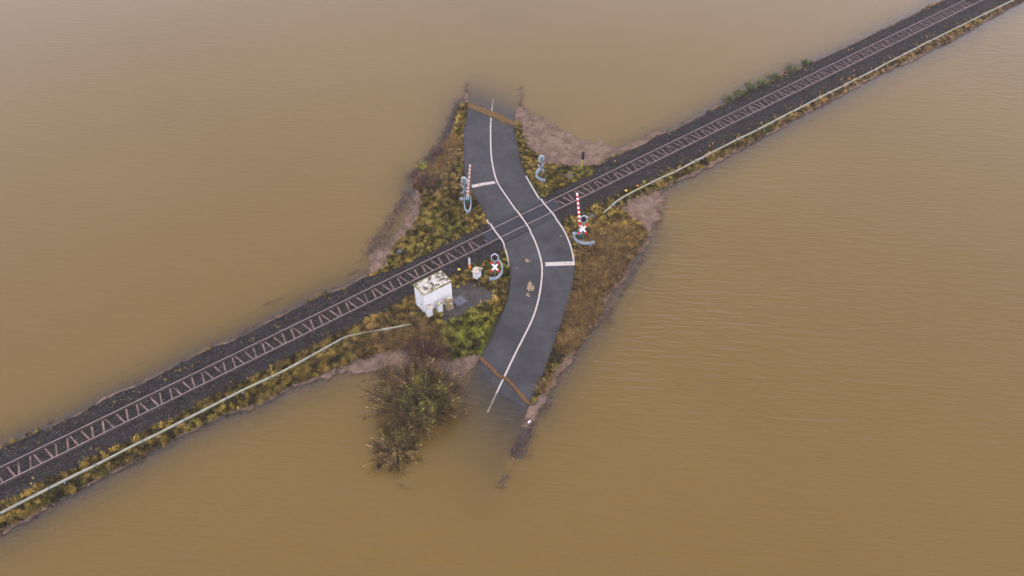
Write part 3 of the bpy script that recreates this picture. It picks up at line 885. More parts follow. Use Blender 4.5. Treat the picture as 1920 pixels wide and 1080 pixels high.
for bx in [(-14, 22, 36, 54.5), (22, 66, 28, 77), (66, 122, 44, 54.5)]:
    gx = np.arange(bx[0], bx[1], st); gy = np.arange(bx[2], bx[3], st)
    XX, YY = np.meshgrid(gx, gy, indexing='ij')
    Q = np.stack([XX.ravel(), YY.ravel()], 1)
    rough_d = sdist(Q, SHORE[::1]) if len(Q) < 200000 else None
    if rough_d is None:
        rough_d = np.concatenate([sdist(q_, SHORE) for q_ in np.array_split(Q, 4)])
    Q2 = Q + 0
    nz = fbm(Q[:, 0], Q[:, 1], 0.7, 101)
    nz2 = fbm(Q[:, 0], Q[:, 1], 3.5, 103)
    strip = np.where((rough_d < 0.25), rough_d + 0.16 + 0.42 * nz + 0.34 * nz2, -1)
    m_ = strip
    for poly in FLOT_PX:
        W = np.array([at(*p) for p in poly])
        sel = (Q[:, 0] > W[:, 0].min() - 1) & (Q[:, 0] < W[:, 0].max() + 1) & (Q[:, 1] > W[:, 1].min() - 1) & (Q[:, 1] < W[:, 1].max() + 1)
        if sel.any():
            v = np.full(len(Q), -1.0); v[sel] = sdist(Q[sel], W) + 0.45 * nz[sel] + 0.30 * fbm(Q[sel, 0], Q[sel, 1], 0.3, 107)
            m_ = np.maximum(m_, v)
    inroad = sdist(Q, ROAD_POLY)
    crown_ = 1 - np.clip(seg_dist(Q, R_MID[::3], False) / 3.2, 0, 1) ** 2
    lb = line_sd(Q, LINE_B) * _sb; lt = line_sd(Q, LINE_T) * _st
    m_ = np.where(inroad > 0.0, -1, m_)
    m_ = np.where(rough_d > 0.45, -1, m_)
    nx_, ny_ = len(gx), len(gy)
    ii = np.arange(nx_ * ny_).reshape(nx_, ny_)
    fq = np.stack([ii[:-1, :-1].ravel(), ii[1:, :-1].ravel(), ii[1:, 1:].ravel(), ii[:-1, 1:].ravel()], 1)
    fk = (m_[fq] > 0).sum(1) >= 3
    # ragged rims and holes
    fk &= rng.random(len(fk)) < sm(-0.05, 0.12, m_[fq].mean(1)) * 0.9 + 0.1
    fq = fq[fk]
    us = np.unique(fq); rm = np.full(len(Q), -1); rm[us] = np.arange(len(us)) + off
    jit = rng.uniform(-0.35, 0.35, (len(us), 2)) * st
    zt = terrain(Q[us], True)
    rdz = np.where(inroad[us] > -0.3, road_z(Q[us]) + 0.01, -9)
    zz = np.maximum(np.maximum(zt + 0.015, 0.015), rdz) + 0.035 * (nz[us] + 0.8).clip(0, 2) + rng.uniform(0, 0.02, len(us))
    VF.append(np.column_stack([Q[us] + jit, zz]))
    c_ = np.array([0.152, 0.102, 0.075]) * (1 + 0.6 * fbm(Q[us, 0], Q[us, 1], 0.5, 111) + 0.2 * fbm(Q[us, 0], Q[us, 1], 2.2, 112))[:, None]
    edge = sm(0.18, 0.0, m_[us])[:, None]
    c_ = c_ * (1 - 0.35 * edge)
    tn = (inroad[us] > 0)[:, None]
    c_ = np.where(tn, np.array([0.125, 0.072, 0.028]) * rng.uniform(0.7, 1.2, (len(us), 1)), c_)
    CF.append(c_); FF.append(rm[fq]); off += len(us)
tag(big('flotsam', np.vstack(VF), np.vstack(FF), M['flot'], np.vstack(CF)), 'pinkish brown mats of washed-up straw floating against the banks', 'flotsam', kind='stuff')

def straw_line(pxs, width, label, colr, seed):
    """wrack of straw left along the edge of the water where it crosses the road"""
    r_ = np.random.default_rng(seed)
    pts = resample([at(*p, 0.0) for p in pxs], 0.05)
    n = 4200 if width > 0.3 else 1500
    k = r_.integers(0, len(pts) - 1, n)
    wv = 0.35 * width * vnoise(pts[k, 0] / 0.5, pts[k, 1] / 0.5, seed) + width * 0.3
    q = pts[k] + r_.normal(0, 1, (n, 2)) * wv[:, None] * 0.55
    a_ = r_.uniform(0, 6.283, n); L = r_.uniform(0.06, 0.17, n); w = r_.uniform(0.015, 0.04, n)
    d = np.stack([np.cos(a_), np.sin(a_)], 1); e = np.stack([-d[:, 1], d[:, 0]], 1)
    z = np.maximum(road_z(q), 0.0) + 0.015 + r_.uniform(0, 0.05, n)
    V_ = np.stack([np.column_stack([q - d * L[:, None] + e * w[:, None], z]), np.column_stack([q - d * L[:, None] - e * w[:, None], z]),
                   np.column_stack([q + d * L[:, None] - e * w[:, None], z + 0.02]), np.column_stack([q + d * L[:, None] + e * w[:, None], z + 0.02])], 1).reshape(-1, 3)
    c_ = np.array(colr) * r_.uniform(0.5, 1.6, (n, 1))
    tag(big('straw_line', V_, np.arange(n * 4).reshape(-1, 4), M['veg'], np.repeat(c_, 4, 0)), label, 'straw', kind='stuff')


straw_line([(901, 672), (910, 681), (922, 692), (935, 706), (946, 710), (958, 720), (972, 736), (990, 757)], 0.09, 'thin orange-brown line of straw along the waterline across the near end of the road', (0.13, 0.070, 0.030), 41)
straw_line([(876, 196), (890, 202), (905, 208), (922, 215), (938, 222), (952, 230), (968, 234)], 0.85, 'broad band of brown straw along the waterline across the far end of the road', (0.13, 0.078, 0.032), 42)

# half-drowned stalks and twigs standing out of the shallows
DR = [((985, 798), (968, 850), 0.38, 420), ((972, 840), (964, 856), 0.2, 50), ((948, 885), (938, 915), 0.16, 22), ((870, 196), (886, 150), 0.28, 320), ((884, 160), (894, 120), 0.16, 110), ((973, 205), (976, 172), 0.25, 60), ((862, 195), (826, 275), 0.3, 480), ((832, 275), (785, 325), 0.45, 560), ((770, 360), (690, 480), 0.40, 420),
      ((860, 690), (848, 750), 0.45, 200), ((700, 700), (730, 790), 0.5, 60), ((1240, 365), (1232, 430), 0.3, 90), ((1215, 470), (1130, 610), 0.12, 90), ((990, 790), (1030, 760), 0.1, 30)]
Qs = []
for a_, b_, sp, k in DR:
    A0, B0 = at(*a_), at(*b_)
    t = rng.random((k, 1))
    Qs.append(A0 + (B0 - A0) * t + rng.normal(0, sp, (k, 2)))
# along both sides of the bank
t = rng.random(1500)
e = SHORE[(SHORE[:, 0] > -14) & (SHORE[:, 0] < 120)]
i_ = rng.integers(0, len(e) - 1, 1300)
okp = np.linalg.norm(e[i_ + 1] - e[i_], axis=1) < 12
i_ = i_[okp]; tt = rng.random((len(i_), 1))
Qs.append(e[i_] * (1 - tt) + e[i_ + 1] * tt + rng.normal(0, 0.22, (len(i_), 2)))
Q = np.vstack(Qs)
zq = terrain(Q, False)
okk = (zq < 0.1) & (sdist(Q, ROAD_POLY) < -0.15)
Q = Q[okk]
cq = np.where(rng.random((len(Q), 1)) < 0.3, np.array([[0.16, 0.10, 0.06]]), np.array([[0.060, 0.050, 0.060]])) * rng.uniform(0.6, 1.4, (len(Q), 1))
V1, C1 = blades(Q, np.full(len(Q), -0.02), np.full(len(Q), 0.20), np.full(len(Q), 0.05), np.full(len(Q), 1.4), cq, 6, np.full(len(Q), 0.09))
tag(big('drowned_stalks', V1, np.arange(len(V1)).reshape(-1, 3), M['veg'], C1), 'dark stalks of drowned plants sticking out of the shallow water', 'drowned stalks', kind='stuff')


# ------------------------------------------------------------------ shrubs
def shrub(name, px, py, zb, radius, height, nstem, cols, leafcols, nleaf, label, cat, group=None, lean=(0, 0), leaf=0.06, thick=0.022, seed=1, tw=5, flat=1.0):
    r_ = np.random.default_rng(seed)
    c0 = at(px, py, max(zb, 0))
    root = thing(name, (float(c0[0]), float(c0[1]), zb), label=label, cat=cat, group=group)
    VV = []; CC = []; FFs = []; tips = []
    off_ = 0

    def strand(pts, ra, rb, c):
        nonlocal off_
        pts = np.array(pts); k = len(pts)
        for i, p in enumerate(pts):
            rr = ra + (rb - ra) * i / (k - 1)
            for j in range(3):
                a_ = j * 2.094 + i * 0.2
                VV.append(p + np.array([math.cos(a_) * rr, math.sin(a_) * rr, 0.3 * rr * math.sin(a_ * 2)]))
                CC.append(c)
        for i in range(k - 1):
            for j in range(3):
                a_ = off_ + i * 3 + j; b_ = off_ + i * 3 + (j + 1) % 3
                FFs.append((a_, b_, b_ + 3, a_ + 3))
        off_ += 3 * k
    for s_ in range(nstem):
        az = r_.uniform(0, 6.283); rr = radius * math.sqrt(r_.uniform(0.02, 1)) * r_.uniform(0.8, 1.15)
        hh_ = height * math.sqrt(max(0.12, 1 - (rr / (radius * 1.25)) ** 2)) * r_.uniform(0.6, 1.05)
        b0 = np.array([r_.normal(0, radius * 0.09), r_.normal(0, radius * 0.09), 0])
        end = np.array([math.cos(az) * rr * flat + lean[0], math.sin(az) * rr + lean[1], hh_])
        c = np.array(cols[r_.integers(len(cols))]) * r_.uniform(0.5, 1.5)
        pts = []
        wob = r_.normal(0, 0.06 * radius / 2, (6, 3)); wob[0] = 0
        for i in range(6):
            t_ = i / 5
            pts.append(b0 + np.array([end[0] * t_ ** 1.2, end[1] * t_ ** 1.2, hh_ * (t_ ** 0.8)]) + wob[i] * t_)
        strand(pts, thick * (height / 3) ** 0.3, thick * 0.35, c)
        for q_ in range(tw):
            k_ = r_.integers(2, 6)
            p0 = pts[min(k_, 5)] * 1.0
            dv = (pts[5] - pts[1]); dv = dv / np.linalg.norm(dv)
            d2 = dv + r_.normal(0, 0.55, 3); d2[2] = abs(d2[2]) * 0.7; d2 /= np.linalg.norm(d2)
            ln_ = r_.uniform(0.15, 0.36) * radius
            p1 = p0 + d2 * ln_ * 0.5 + r_.normal(0, 0.03, 3); p2 = p0 + d2 * ln_
            strand([p0, p1, p2], thick * 0.5, thick * 0.22, c * r_.uniform(0.8, 1.3))
            tips.append(p2); tips.append(p1)
        tips.append(pts[5]); tips.append(pts[4])
    big('stems', np.array(VV), np.array(FFs), M['bark'], np.array(CC), parent=root)
    if nleaf:
        T = np.array(tips)[r_.integers(0, len(tips), nleaf)] * r_.uniform(0.72, 1.03, (nleaf, 1)) + r_.normal(0, 0.05, (nleaf, 3))
        T[:, 2] = np.maximum(T[:, 2], 0.05 - min(zb, 0))
        u = T + r_.normal(0, 0.35 * radius, (nleaf, 3)); u[:, 2] = np.abs(u[:, 2]) * 0.5; u /= np.linalg.norm(u, axis=1)[:, None]
        w = r_.normal(0, 1, (nleaf, 3)); w -= (w * u).sum(1)[:, None] * u; w /= np.linalg.norm(w, axis=1)[:, None]
        s1 = (leaf * r_.uniform(0.7, 1.7, nleaf))[:, None]
        V_ = np.stack([T - u * s1 * 1.3, T + w * s1 * 0.30, T + u * s1 * 1.3, T - w * s1 * 0.30], 1).reshape(-1, 3)
        # colours by place in the crown: each stem family keeps its tone
        lc = np.array([l[0] for l in leafcols]); lp = []
        for l in leafcols:
            cx, cy, sg, wt = l[1]
            lp.append(wt * np.exp(-((T[:, 0] - cx) ** 2 + (T[:, 1] - cy) ** 2) / (2 * sg * sg)) + 1e-4)
        lp = np.array(lp).T; lp /= lp.sum(1)[:, None]
        ch = (lp.cumsum(1) > r_.random((nleaf, 1))).argmax(1)
        azb = np.arctan2(T[:, 1], T[:, 0]); rb_ = np.hypot(T[:, 0], T[:, 1])
        cl = vnoise(azb * 9 + 40, rb_ * 1.1 / radius * 3, seed) ; cL = lc[ch] * (0.25 + 3.2 * cl ** 2)[:, None] * r_.uniform(0.6, 1.5, (nleaf, 1))
        big('leaves', V_, np.arange(nleaf * 4).reshape(-1, 4), M['veg'], np.repeat(cL, 4, 0), parent=root)
    return root


shrub('willow_bush', 784, 760, -0.5, 3.25, 3.1, 460, [(0.085, 0.05, 0.03), (0.10, 0.075, 0.03), (0.12, 0.085, 0.04)],
      [((0.13, 0.17, 0.012), (0.1, -0.7, 0.9, 1.6)), ((0.12, 0.095, 0.022), (0, 0, 2.2, 1.0)), ((0.095, 0.055, 0.028), (0.3, 0.6, 2.8, 1.3))], 26000,
      'big round half-drowned bush with fanned brown and olive branches below the hut', 'bush', seed=3, tw=10, leaf=0.085, thick=0.034)
shrub('willow_bush', 742, 845, -0.6, 2.1, 1.5, 130, [(0.08, 0.05, 0.03), (0.12, 0.08, 0.04)],
      [((0.19, 0.11, 0.055), (-0.8, 0.5, 0.9, 0.8)), ((0.10, 0.07, 0.025), (0, 0, 1.5, 1.6)), ((0.13, 0.12, 0.02), (0.9, 1.2, 0.8, 1.5))], 8000,
      'low ragged bush with tan leaves standing in water at the foot of the big bush', 'bush', seed=5, leaf=0.065, thick=0.026)
shrub('willow_bush', 718, 765, -0.4, 0.8, 0.5, 26, [(0.09, 0.06, 0.045)], [((0.24, 0.15, 0.09), (0, 0, 1, 1))], 240,
      'tiny sprig with a few tan leaves in the water left of the big bush', 'bush', seed=6, leaf=0.055, thick=0.016)
shrub('bare_bush', 722, 700, -0.2, 1.1, 1.0, 60, [(0.07, 0.045, 0.045), (0.10, 0.07, 0.06)], [((0.1, 0.06, 0.03), (0, 0, 1, 1))], 200,
      'small bare purplish bush at the water edge left of the big bush', 'bush', seed=7, thick=0.016)
shrub('bare_bush', 800, 672, 0.1, 2.1, 1.3, 150, [(0.075, 0.042, 0.03), (0.055, 0.032, 0.026)], [((0.08, 0.045, 0.028), (0, 0, 2, 1))], 1800,
      'dark brown bare bush on the bank just above the big drowned bush', 'bush', seed=8, thick=0.02)
shrub('bare_bush', 838, 735, -0.4, 1.2, 0.7, 60, [(0.08, 0.06, 0.055)], [((0.09, 0.06, 0.05), (0, 0, 2, 1))], 350,
      'thin bare twigs in the shallow water between the big bush and the submerged road', 'bush', seed=9, thick=0.014)
shrub('bare_bush', 796, 345, 0.25, 1.25, 1.0, 110, [(0.085, 0.05, 0.045), (0.12, 0.075, 0.06)], [((0.10, 0.06, 0.04), (0, 0, 2, 1))], 900,
      'brown bare bush at the water edge west of the upper stretch of road', 'bush', seed=10, thick=0.018)
shrub('leafy_bush', 792, 318, 0.0, 0.7, 0.8, 50, [(0.12, 0.12, 0.03)], [((0.24, 0.25, 0.025), (0, 0, 1, 1))], 500,
      'small yellow-green bush among the brown bushes at the western water edge', 'bush', seed=12, thick=0.016, leaf=0.05)
shrub('bare_bush', 822, 290, 0.2, 1.0, 0.9, 80, [(0.09, 0.055, 0.05), (0.13, 0.08, 0.065)], [((0.10, 0.06, 0.045), (0, 0, 2, 1))], 500,
      'purplish brown bush on the western bank nearest the upper end of the road', 'bush', seed=13, thick=0.018)
shrub('bare_bush', 779, 330, -0.1, 0.9, 0.6, 45, [(0.09, 0.06, 0.06)], [((0.09, 0.06, 0.05), (0, 0, 2, 1))], 160,
      'spiky bare twigs reaching out over the water, furthest west of the brown bushes', 'bush', seed=14, thick=0.016, lean=(-0.4, 0))
GB = [(1366, 190, 0.75, 'leftmost low green bramble on the northern edge of the railway bank'),
      (1384, 181, 0.95, 'broad green bramble second from the left on the northern railway bank'),
      (1404, 170, 1.05, 'tallest green bramble, with an upright tip, on the northern railway bank'),
      (1428, 160, 0.85, 'green bramble mixed with brown stalks right of the tallest bramble'),
      (1452, 149, 1.15, 'dense green bramble second from the right on the northern railway bank'),
      (1484, 134, 1.25, 'rightmost and widest green bramble on the northern railway bank'),
      (1508, 122, 0.7, 'small dull green bramble beyond the widest one on the northern railway bank')]
for i, (px, py, r_, lb_) in enumerate(GB):
    shrub('bramble', px, py, 0.1, r_, 0.7 + (0.5 if i == 2 else 0), 40, [(0.06, 0.06, 0.03)], [((0.065, 0.088, 0.03), (0, 0, 2, 1)), ((0.13, 0.14, 0.03), (0.5, 0, 0.6, 0.5)), ((0.11, 0.06, 0.03), (-0.5, 0, 0.6, 0.3))], 900, lb_, 'bramble', 'green brambles on the northern railway bank', seed=20 + i, thick=0.014, leaf=0.06)

# fallen branches in the water
def branch(name, pts, label, seed):
    r_ = random.Random(seed)
    mb = MB()
    P3 = [(*at(*p), 0.03 + 0.02 * i) for i, p in enumerate(pts)]
    mb.tube(P3, 0.045, 6, r2=0.018)
    for k in range(7):
        i = r_.randrange(len(P3) - 1)
        t_ = r_.random()
        a_ = Vector(P3[i]).lerp(Vector(P3[i + 1]), t_)
        b_ = a_ + Vector((r_.uniform(-0.5, 0.5), r_.uniform(-0.5, 0.5), r_.uniform(0.02, 0.25)))
        mb.tube([a_, b_], 0.02, 4, r2=0.008)
    return tag(mb.build(name, M['twig']), label, 'branch')


M['twig'] = mat('wet_twig', (0.10, 0.07, 0.05), 0.8)
branch('fallen_branch', [(494, 571), (502, 569), (515, 565), (532, 558)], 'bare branch drifting in the water north of the railway bank', 1)
branch('fallen_branch', [(1124, 600), (1136, 606), (1152, 604)], 'forked branch in the water off the eastern bank', 2)
branch('fallen_branch', [(753, 908), (757, 913), (762, 918)], 'short dark stick in the water below the two drowned bushes', 3)
branch('fallen_branch', [(652, 516), (662, 512), (676, 505)], 'thin branch floating just off the straw patch at the western bank', 4)
branch('fallen_branch', [(972, 168), (980, 163)], 'short floating twig beyond the flooded upper end of the road', 5)

# ------------------------------------------------------------------ cable trough on short posts
def trough(pxs, z, label):
    pts = resample([at(*p, z) for p in pxs], 1.0)
    root = thing('cable_trough', (float(pts[0][0]), float(pts[0][1]), 0), label=label, cat='cable trough', group='pale cable troughs beside the track')
    o0 = pts[0]
    for nm, w, za, zb, mk in (('trough', 0.13, z - 0.13, z - 0.02, 'trough'), ('lid', 0.135, z - 0.02, z + 0.015, 'trough_lid')):
        mb = MB(); vs = []
        for i in range(len(pts)):
            t = pts[min(i + 1, len(pts) - 1)] - pts[max(i - 1, 0)]; t /= np.linalg.norm(t)
            nn = np.array([-t[1], t[0]]) * w / 2
            sag = 0.03 * math.sin(i * 1.3) * math.sin(i * 0.37)
            for a_, zz in ((nn, za), (-nn, za), (-nn, zb), (nn, zb)):
                q_ = pts[i] + a_ - o0
                vs.append((q_[0], q_[1], zz + sag))
        mb.v = vs
        for i in range(len(pts) - 1):
            for k in range(4):
                a_ = i * 4 + k; b_ = i * 4 + (k + 1) % 4
                mb.f.append((a_, b_, b_ + 4, a_ + 4)); mb.mi.append(0)
        mb.f += [(0, 1, 2, 3), tuple(len(vs) - 4 + k for k in (3, 2, 1, 0))]; mb.mi += [0, 0]
        mb.build(nm, M[mk], root)
    jb = MB()
    for i in range(2, len(pts) - 1, 3):
        q_ = pts[i] - o0; tt_ = pts[i + 1] - pts[i]
        jb.box((q_[0], q_[1], z - 0.045), (0.07, 0.20, 0.17), rz=math.atan2(tt_[1], tt_[0]))
        if i > 2: pass
        jb.build('joint_collar', M['concrete'], root); jb = MB()
    for i in range(3, len(pts) - 1, 6):
        q_ = pts[i] - o0
        g = tz(*pts[i])
        MB().box((q_[0], q_[1], (g - 0.2 + z - 0.13) / 2), (0.09, 0.09, z - 0.13 - g + 0.2), bevel=0.01).box((q_[0], q_[1] - 0.12, z - 0.12), (0.06, 0.22, 0.05)).build('post', M['galv'], root)


trough([(-160, 1040), (0, 961.7), (91.7, 914.4), (241.7, 839.4), (389, 764.4), (477.8, 720), (533, 693.8), (583, 666.7), (625, 643.8), (654, 629), (700, 620.8), (770, 607.5)], 0.72, 'pale cable trough on short posts running from the lower left to the hut')
trough([(1130, 400), (1146, 386), (1158, 375), (1189.7, 357.6), (1236.7, 334), (1280, 313.8), (1344.4, 280), (1420, 242.5), (1520.7, 190.5), (1620, 140.5), (1740, 78.2), (1899, 0), (2050, -72)], 0.72, 'pale cable trough on short posts running from the crossing to the upper right')

# ------------------------------------------------------------------ technical hut
hx0, hx1, hy0, hy1 = 24.20, 27.08, 44.24, 45.90
hc = ((hx0 + hx1) / 2, (hy0 + hy1) / 2)
gz = 0.66
HH = 2.45
hut = thing('hut', (hc[0], hc[1], gz), label='white flat-roofed railway hut with mossy roof between track and road', cat='hut')
w_, d_ = hx1 - hx0, hy1 - hy0
MB().box((0, 0, HH / 2 - 0.1), (w_ - 0.06, d_ - 0.06, HH + 0.1)).build('wall', M['wall'], hut)
MB().box((0, 0, -0.05), (w_ + 0.04, d_ + 0.04, 0.3)).build('plinth', M['concrete'], hut)
roof = MB().box((0, 0, HH + 0.02), (w_ + 0.06, d_ + 0.06, 0.14), bevel=0.015).build('roof', M['roof'], hut)
# moss grown along the roof rim, ragged
mbm = MB()
rr_ = random.Random(4)
for sx_, sy_, L, ax in ((0, -1, w_, 0), (0, 1, w_, 0), (-1, 0, d_, 1), (1, 0, d_, 1)):
    n_ = int(L / 0.09)
    for i in range(n_):
        t_ = -L / 2 + (i + 0.5) * L / n_
        wd = rr_.uniform(0.05, 0.16) if (sy_ == -1 or sx_ == -1) else rr_.uniform(0.02, 0.10)
        if ax == 0:
            mbm.box((t_, sy_ * (d_ / 2 + 0.035 - wd / 2), HH + 0.085), (rr_.uniform(0.07, 0.15), wd, rr_.uniform(0.03, 0.06)), rz=rr_.uniform(-0.3, 0.3), taper=0.7)
        else:
            mbm.box((sx_ * (w_ / 2 + 0.035 - wd / 2), t_, HH + 0.085), (wd, rr_.uniform(0.07, 0.15), rr_.uniform(0.03, 0.06)), rz=rr_.uniform(-0.3, 0.3), taper=0.7)
mbm.build('moss_rim', M['moss'], roof)
dr = MB().box((-w_ / 2 + 0.005, 0.05, 1.02), (0.07, 0.95, 1.98), bevel=0.01).build('door', M['door'], hut)
MB().box((-w_ / 2 - 0.04, -0.30, 1.02), (0.05, 0.04, 0.16)).build('handle', M['dark'], dr)
fr2 = MB()
for q in ((0.05 - 0.53, 1.04, 0.05, 2.12), (0.05 + 0.53, 1.04, 0.05, 2.12)):
    fr2.box((-w_ / 2 + 0.008, q[0], q[1]), (0.082, q[2], q[3]))
fr2.box((-w_ / 2 + 0.008, 0.05, 2.075), (0.08, 1.01, 0.05))
fr2.build('door_frame', M['cab'], hut)
MB().box((-w_ / 2 - 0.0, -0.3, 2.22), (0.10, 0.3, 0.12)).build('vent', M['cab'], hut)


def cabinet(px, py, w, d, h, top, body, label, group=None):
    x, y = at(px, py, 0.7)
    t = thing('cabinet', (float(x), float(y), 0.68), label=label, cat='cabinet', group=group)
    MB().box((0, 0, 0.08), (w * 0.92, d * 0.9, 0.24)).build('plinth', M['concrete'], t)
    MB().box((0, 0, 0.17 + (h - 0.2) / 2), (w, d, h - 0.2), bevel=0.015).build('body', M[body], t)
    MB().box((0, 0, h + 0.005), (w + 0.07, d + 0.07, 0.07), bevel=0.02).build('lid', M[top], t)
    dd = MB().box((0, -d / 2 - 0.006, 0.17 + (h - 0.2) / 2), (w * 0.84, 0.02, h * 0.68), bevel=0.006).build('door', M[body], t)
    MB().box((w * 0.3, -d / 2 - 0.03, h * 0.5), (0.03, 0.03, 0.1)).build('handle', M['dark'], dd)


cabinet(806, 594, 0.50, 0.34, 1.25, 'cabmoss', 'cab', 'grey-white cabinet with mossy lid, leftmost in front of the hut')
cabinet(825, 586, 0.46, 0.32, 1.15, 'cabmoss', 'cab', 'grey-white cabinet standing between two others in front of the hut')
cabinet(843, 580, 0.62, 0.40, 1.25, 'cabrust', 'cabrust', 'brown weathered cabinet at the right-hand corner of the hut')

x, y = at(861, 563, 0.95)
tag(MB().box((x, y, 0.79), (1.0, 0.95, 0.32), bevel=0.02).build('concrete_step', M['concrete']), 'grey concrete slab step against the eastern end of the hut', 'step')

# small cabinet with a pitched lid on a post
x, y, z = px_ground(895, 531)
t = thing('post_cabinet', (x, y, z), 0.35, 'pale box cabinet with mossy slanted lid on a dark post beside the crossing signal', 'cabinet')
MB().tube([(0, 0, -0.2), (0, 0, 0.85)], 0.07, 8).box((0, 0, 0.02), (0.3, 0.3, 0.1)).build('post', M['dark'], t)
MB().box((0, 0, 1.2), (0.66, 0.46, 0.76), bevel=0.015).build('body', M['cab'], t)
MB().prism([(-0.40, 1.60), (0.40, 1.60), (0.40, 1.66), (0.0, 1.78), (-0.40, 1.66)], -0.34, 0.34).build('lid', M['cabmoss'], t)
MB().box((0.47, -0.02, 1.42), (0.34, 0.44, 0.03), rz=0.2).build('open_flap', M['cab'], t)
MB().box((0, -0.24, 1.18), (0.54, 0.02, 0.62), bevel=0.005).build('door', M['cab'], t)

# white and orange marker by the track
x, y, z = px_ground(881, 503)
t = thing('marker_post', (x, y, z), 0.2, 'white track marker with orange base left of the box cabinet', 'marker post')
MB().box((0, 0, 0.16), (0.22, 0.16, 0.36), bevel=0.03, ).build('base', M['orange'], t)
MB().box((-0.02, 0, 0.85), (0.20, 0.10, 0.72), bevel=0.02).build('board', M['cab'], t)
MB().box((-0.04, 0.02, 1.30), (0.16, 0.08, 0.18), bevel=0.02).build('cap', M['galv'], t)

for px, py, mk, lb_ in ((1173, 362, 'yellow', 'yellow round marker cap on the ballast above the eastern cable trough'),
                        (861, 510, 'yellow', 'yellow round marker cap beside the track next to the hut'),
                        (1195, 352, 'orange', 'small orange marker cap by the eastern cable trough')):
    x, y, z = px_ground(px, py)
    s_ = 0.8 if mk == 'orange' else 1.0
    t = thing('cable_marker', (x, y, z), 0, lb_, 'cable marker')
    MB().tube([(0, 0, -0.1), (0, 0, 0.28 * s_)], 0.05, 8).build('stake', M['dark'], t)
    mb = MB()
    rings = [(0.10, 0.26), (0.135, 0.30), (0.13, 0.36), (0.08, 0.41), (0.02, 0.43)]
    vs = [(math.cos(k * 0.5236) * r_ * s_, math.sin(k * 0.5236) * r_ * s_, h_ * s_) for r_, h_ in rings for k in range(12)]
    fs = [(i * 12 + k, i * 12 + (k + 1) % 12, (i + 1) * 12 + (k + 1) % 12, (i + 1) * 12 + k) for i in range(4) for k in range(12)] + [tuple(range(12)), tuple(48 + k for k in range(12))]
    mb.add(vs, fs); mb.build('cap', M[mk], t, True)

# concrete covers in the grass
for px, py, sx_, sy_, rz_, lb_ in ((1067, 331, 0.75, 0.6, 0.2, 'blue-grey concrete cover in the grass near the dark signal'),
                                   (753, 470, 0.9, 0.45, 0.3, 'grey concrete cover in the grass at the western tip of the island'),
                                   (1102, 409, 0.42, 0.55, 0.35, 'tilted concrete slab in the grass right of the eastern barrier'),
                                   (1111, 406, 0.38, 0.52, 0.5, 'second tilted concrete slab, nearer to the end of the cable trough')):
    x, y, z = px_ground(px, py)
    t = MB().box((0, 0, 0.03), (sx_, sy_, 0.16), bevel=0.02).box((0, 0, 0.115), (sx_ * 0.3, 0.05, 0.03)).build('concrete_cover', M['concrete'])
    t.location = (x, y, z + 0.04); t.rotation_euler = (0.05, 0.06 if px > 1100 else 0.0, rz_)
    tag(t, lb_, 'concrete cover')


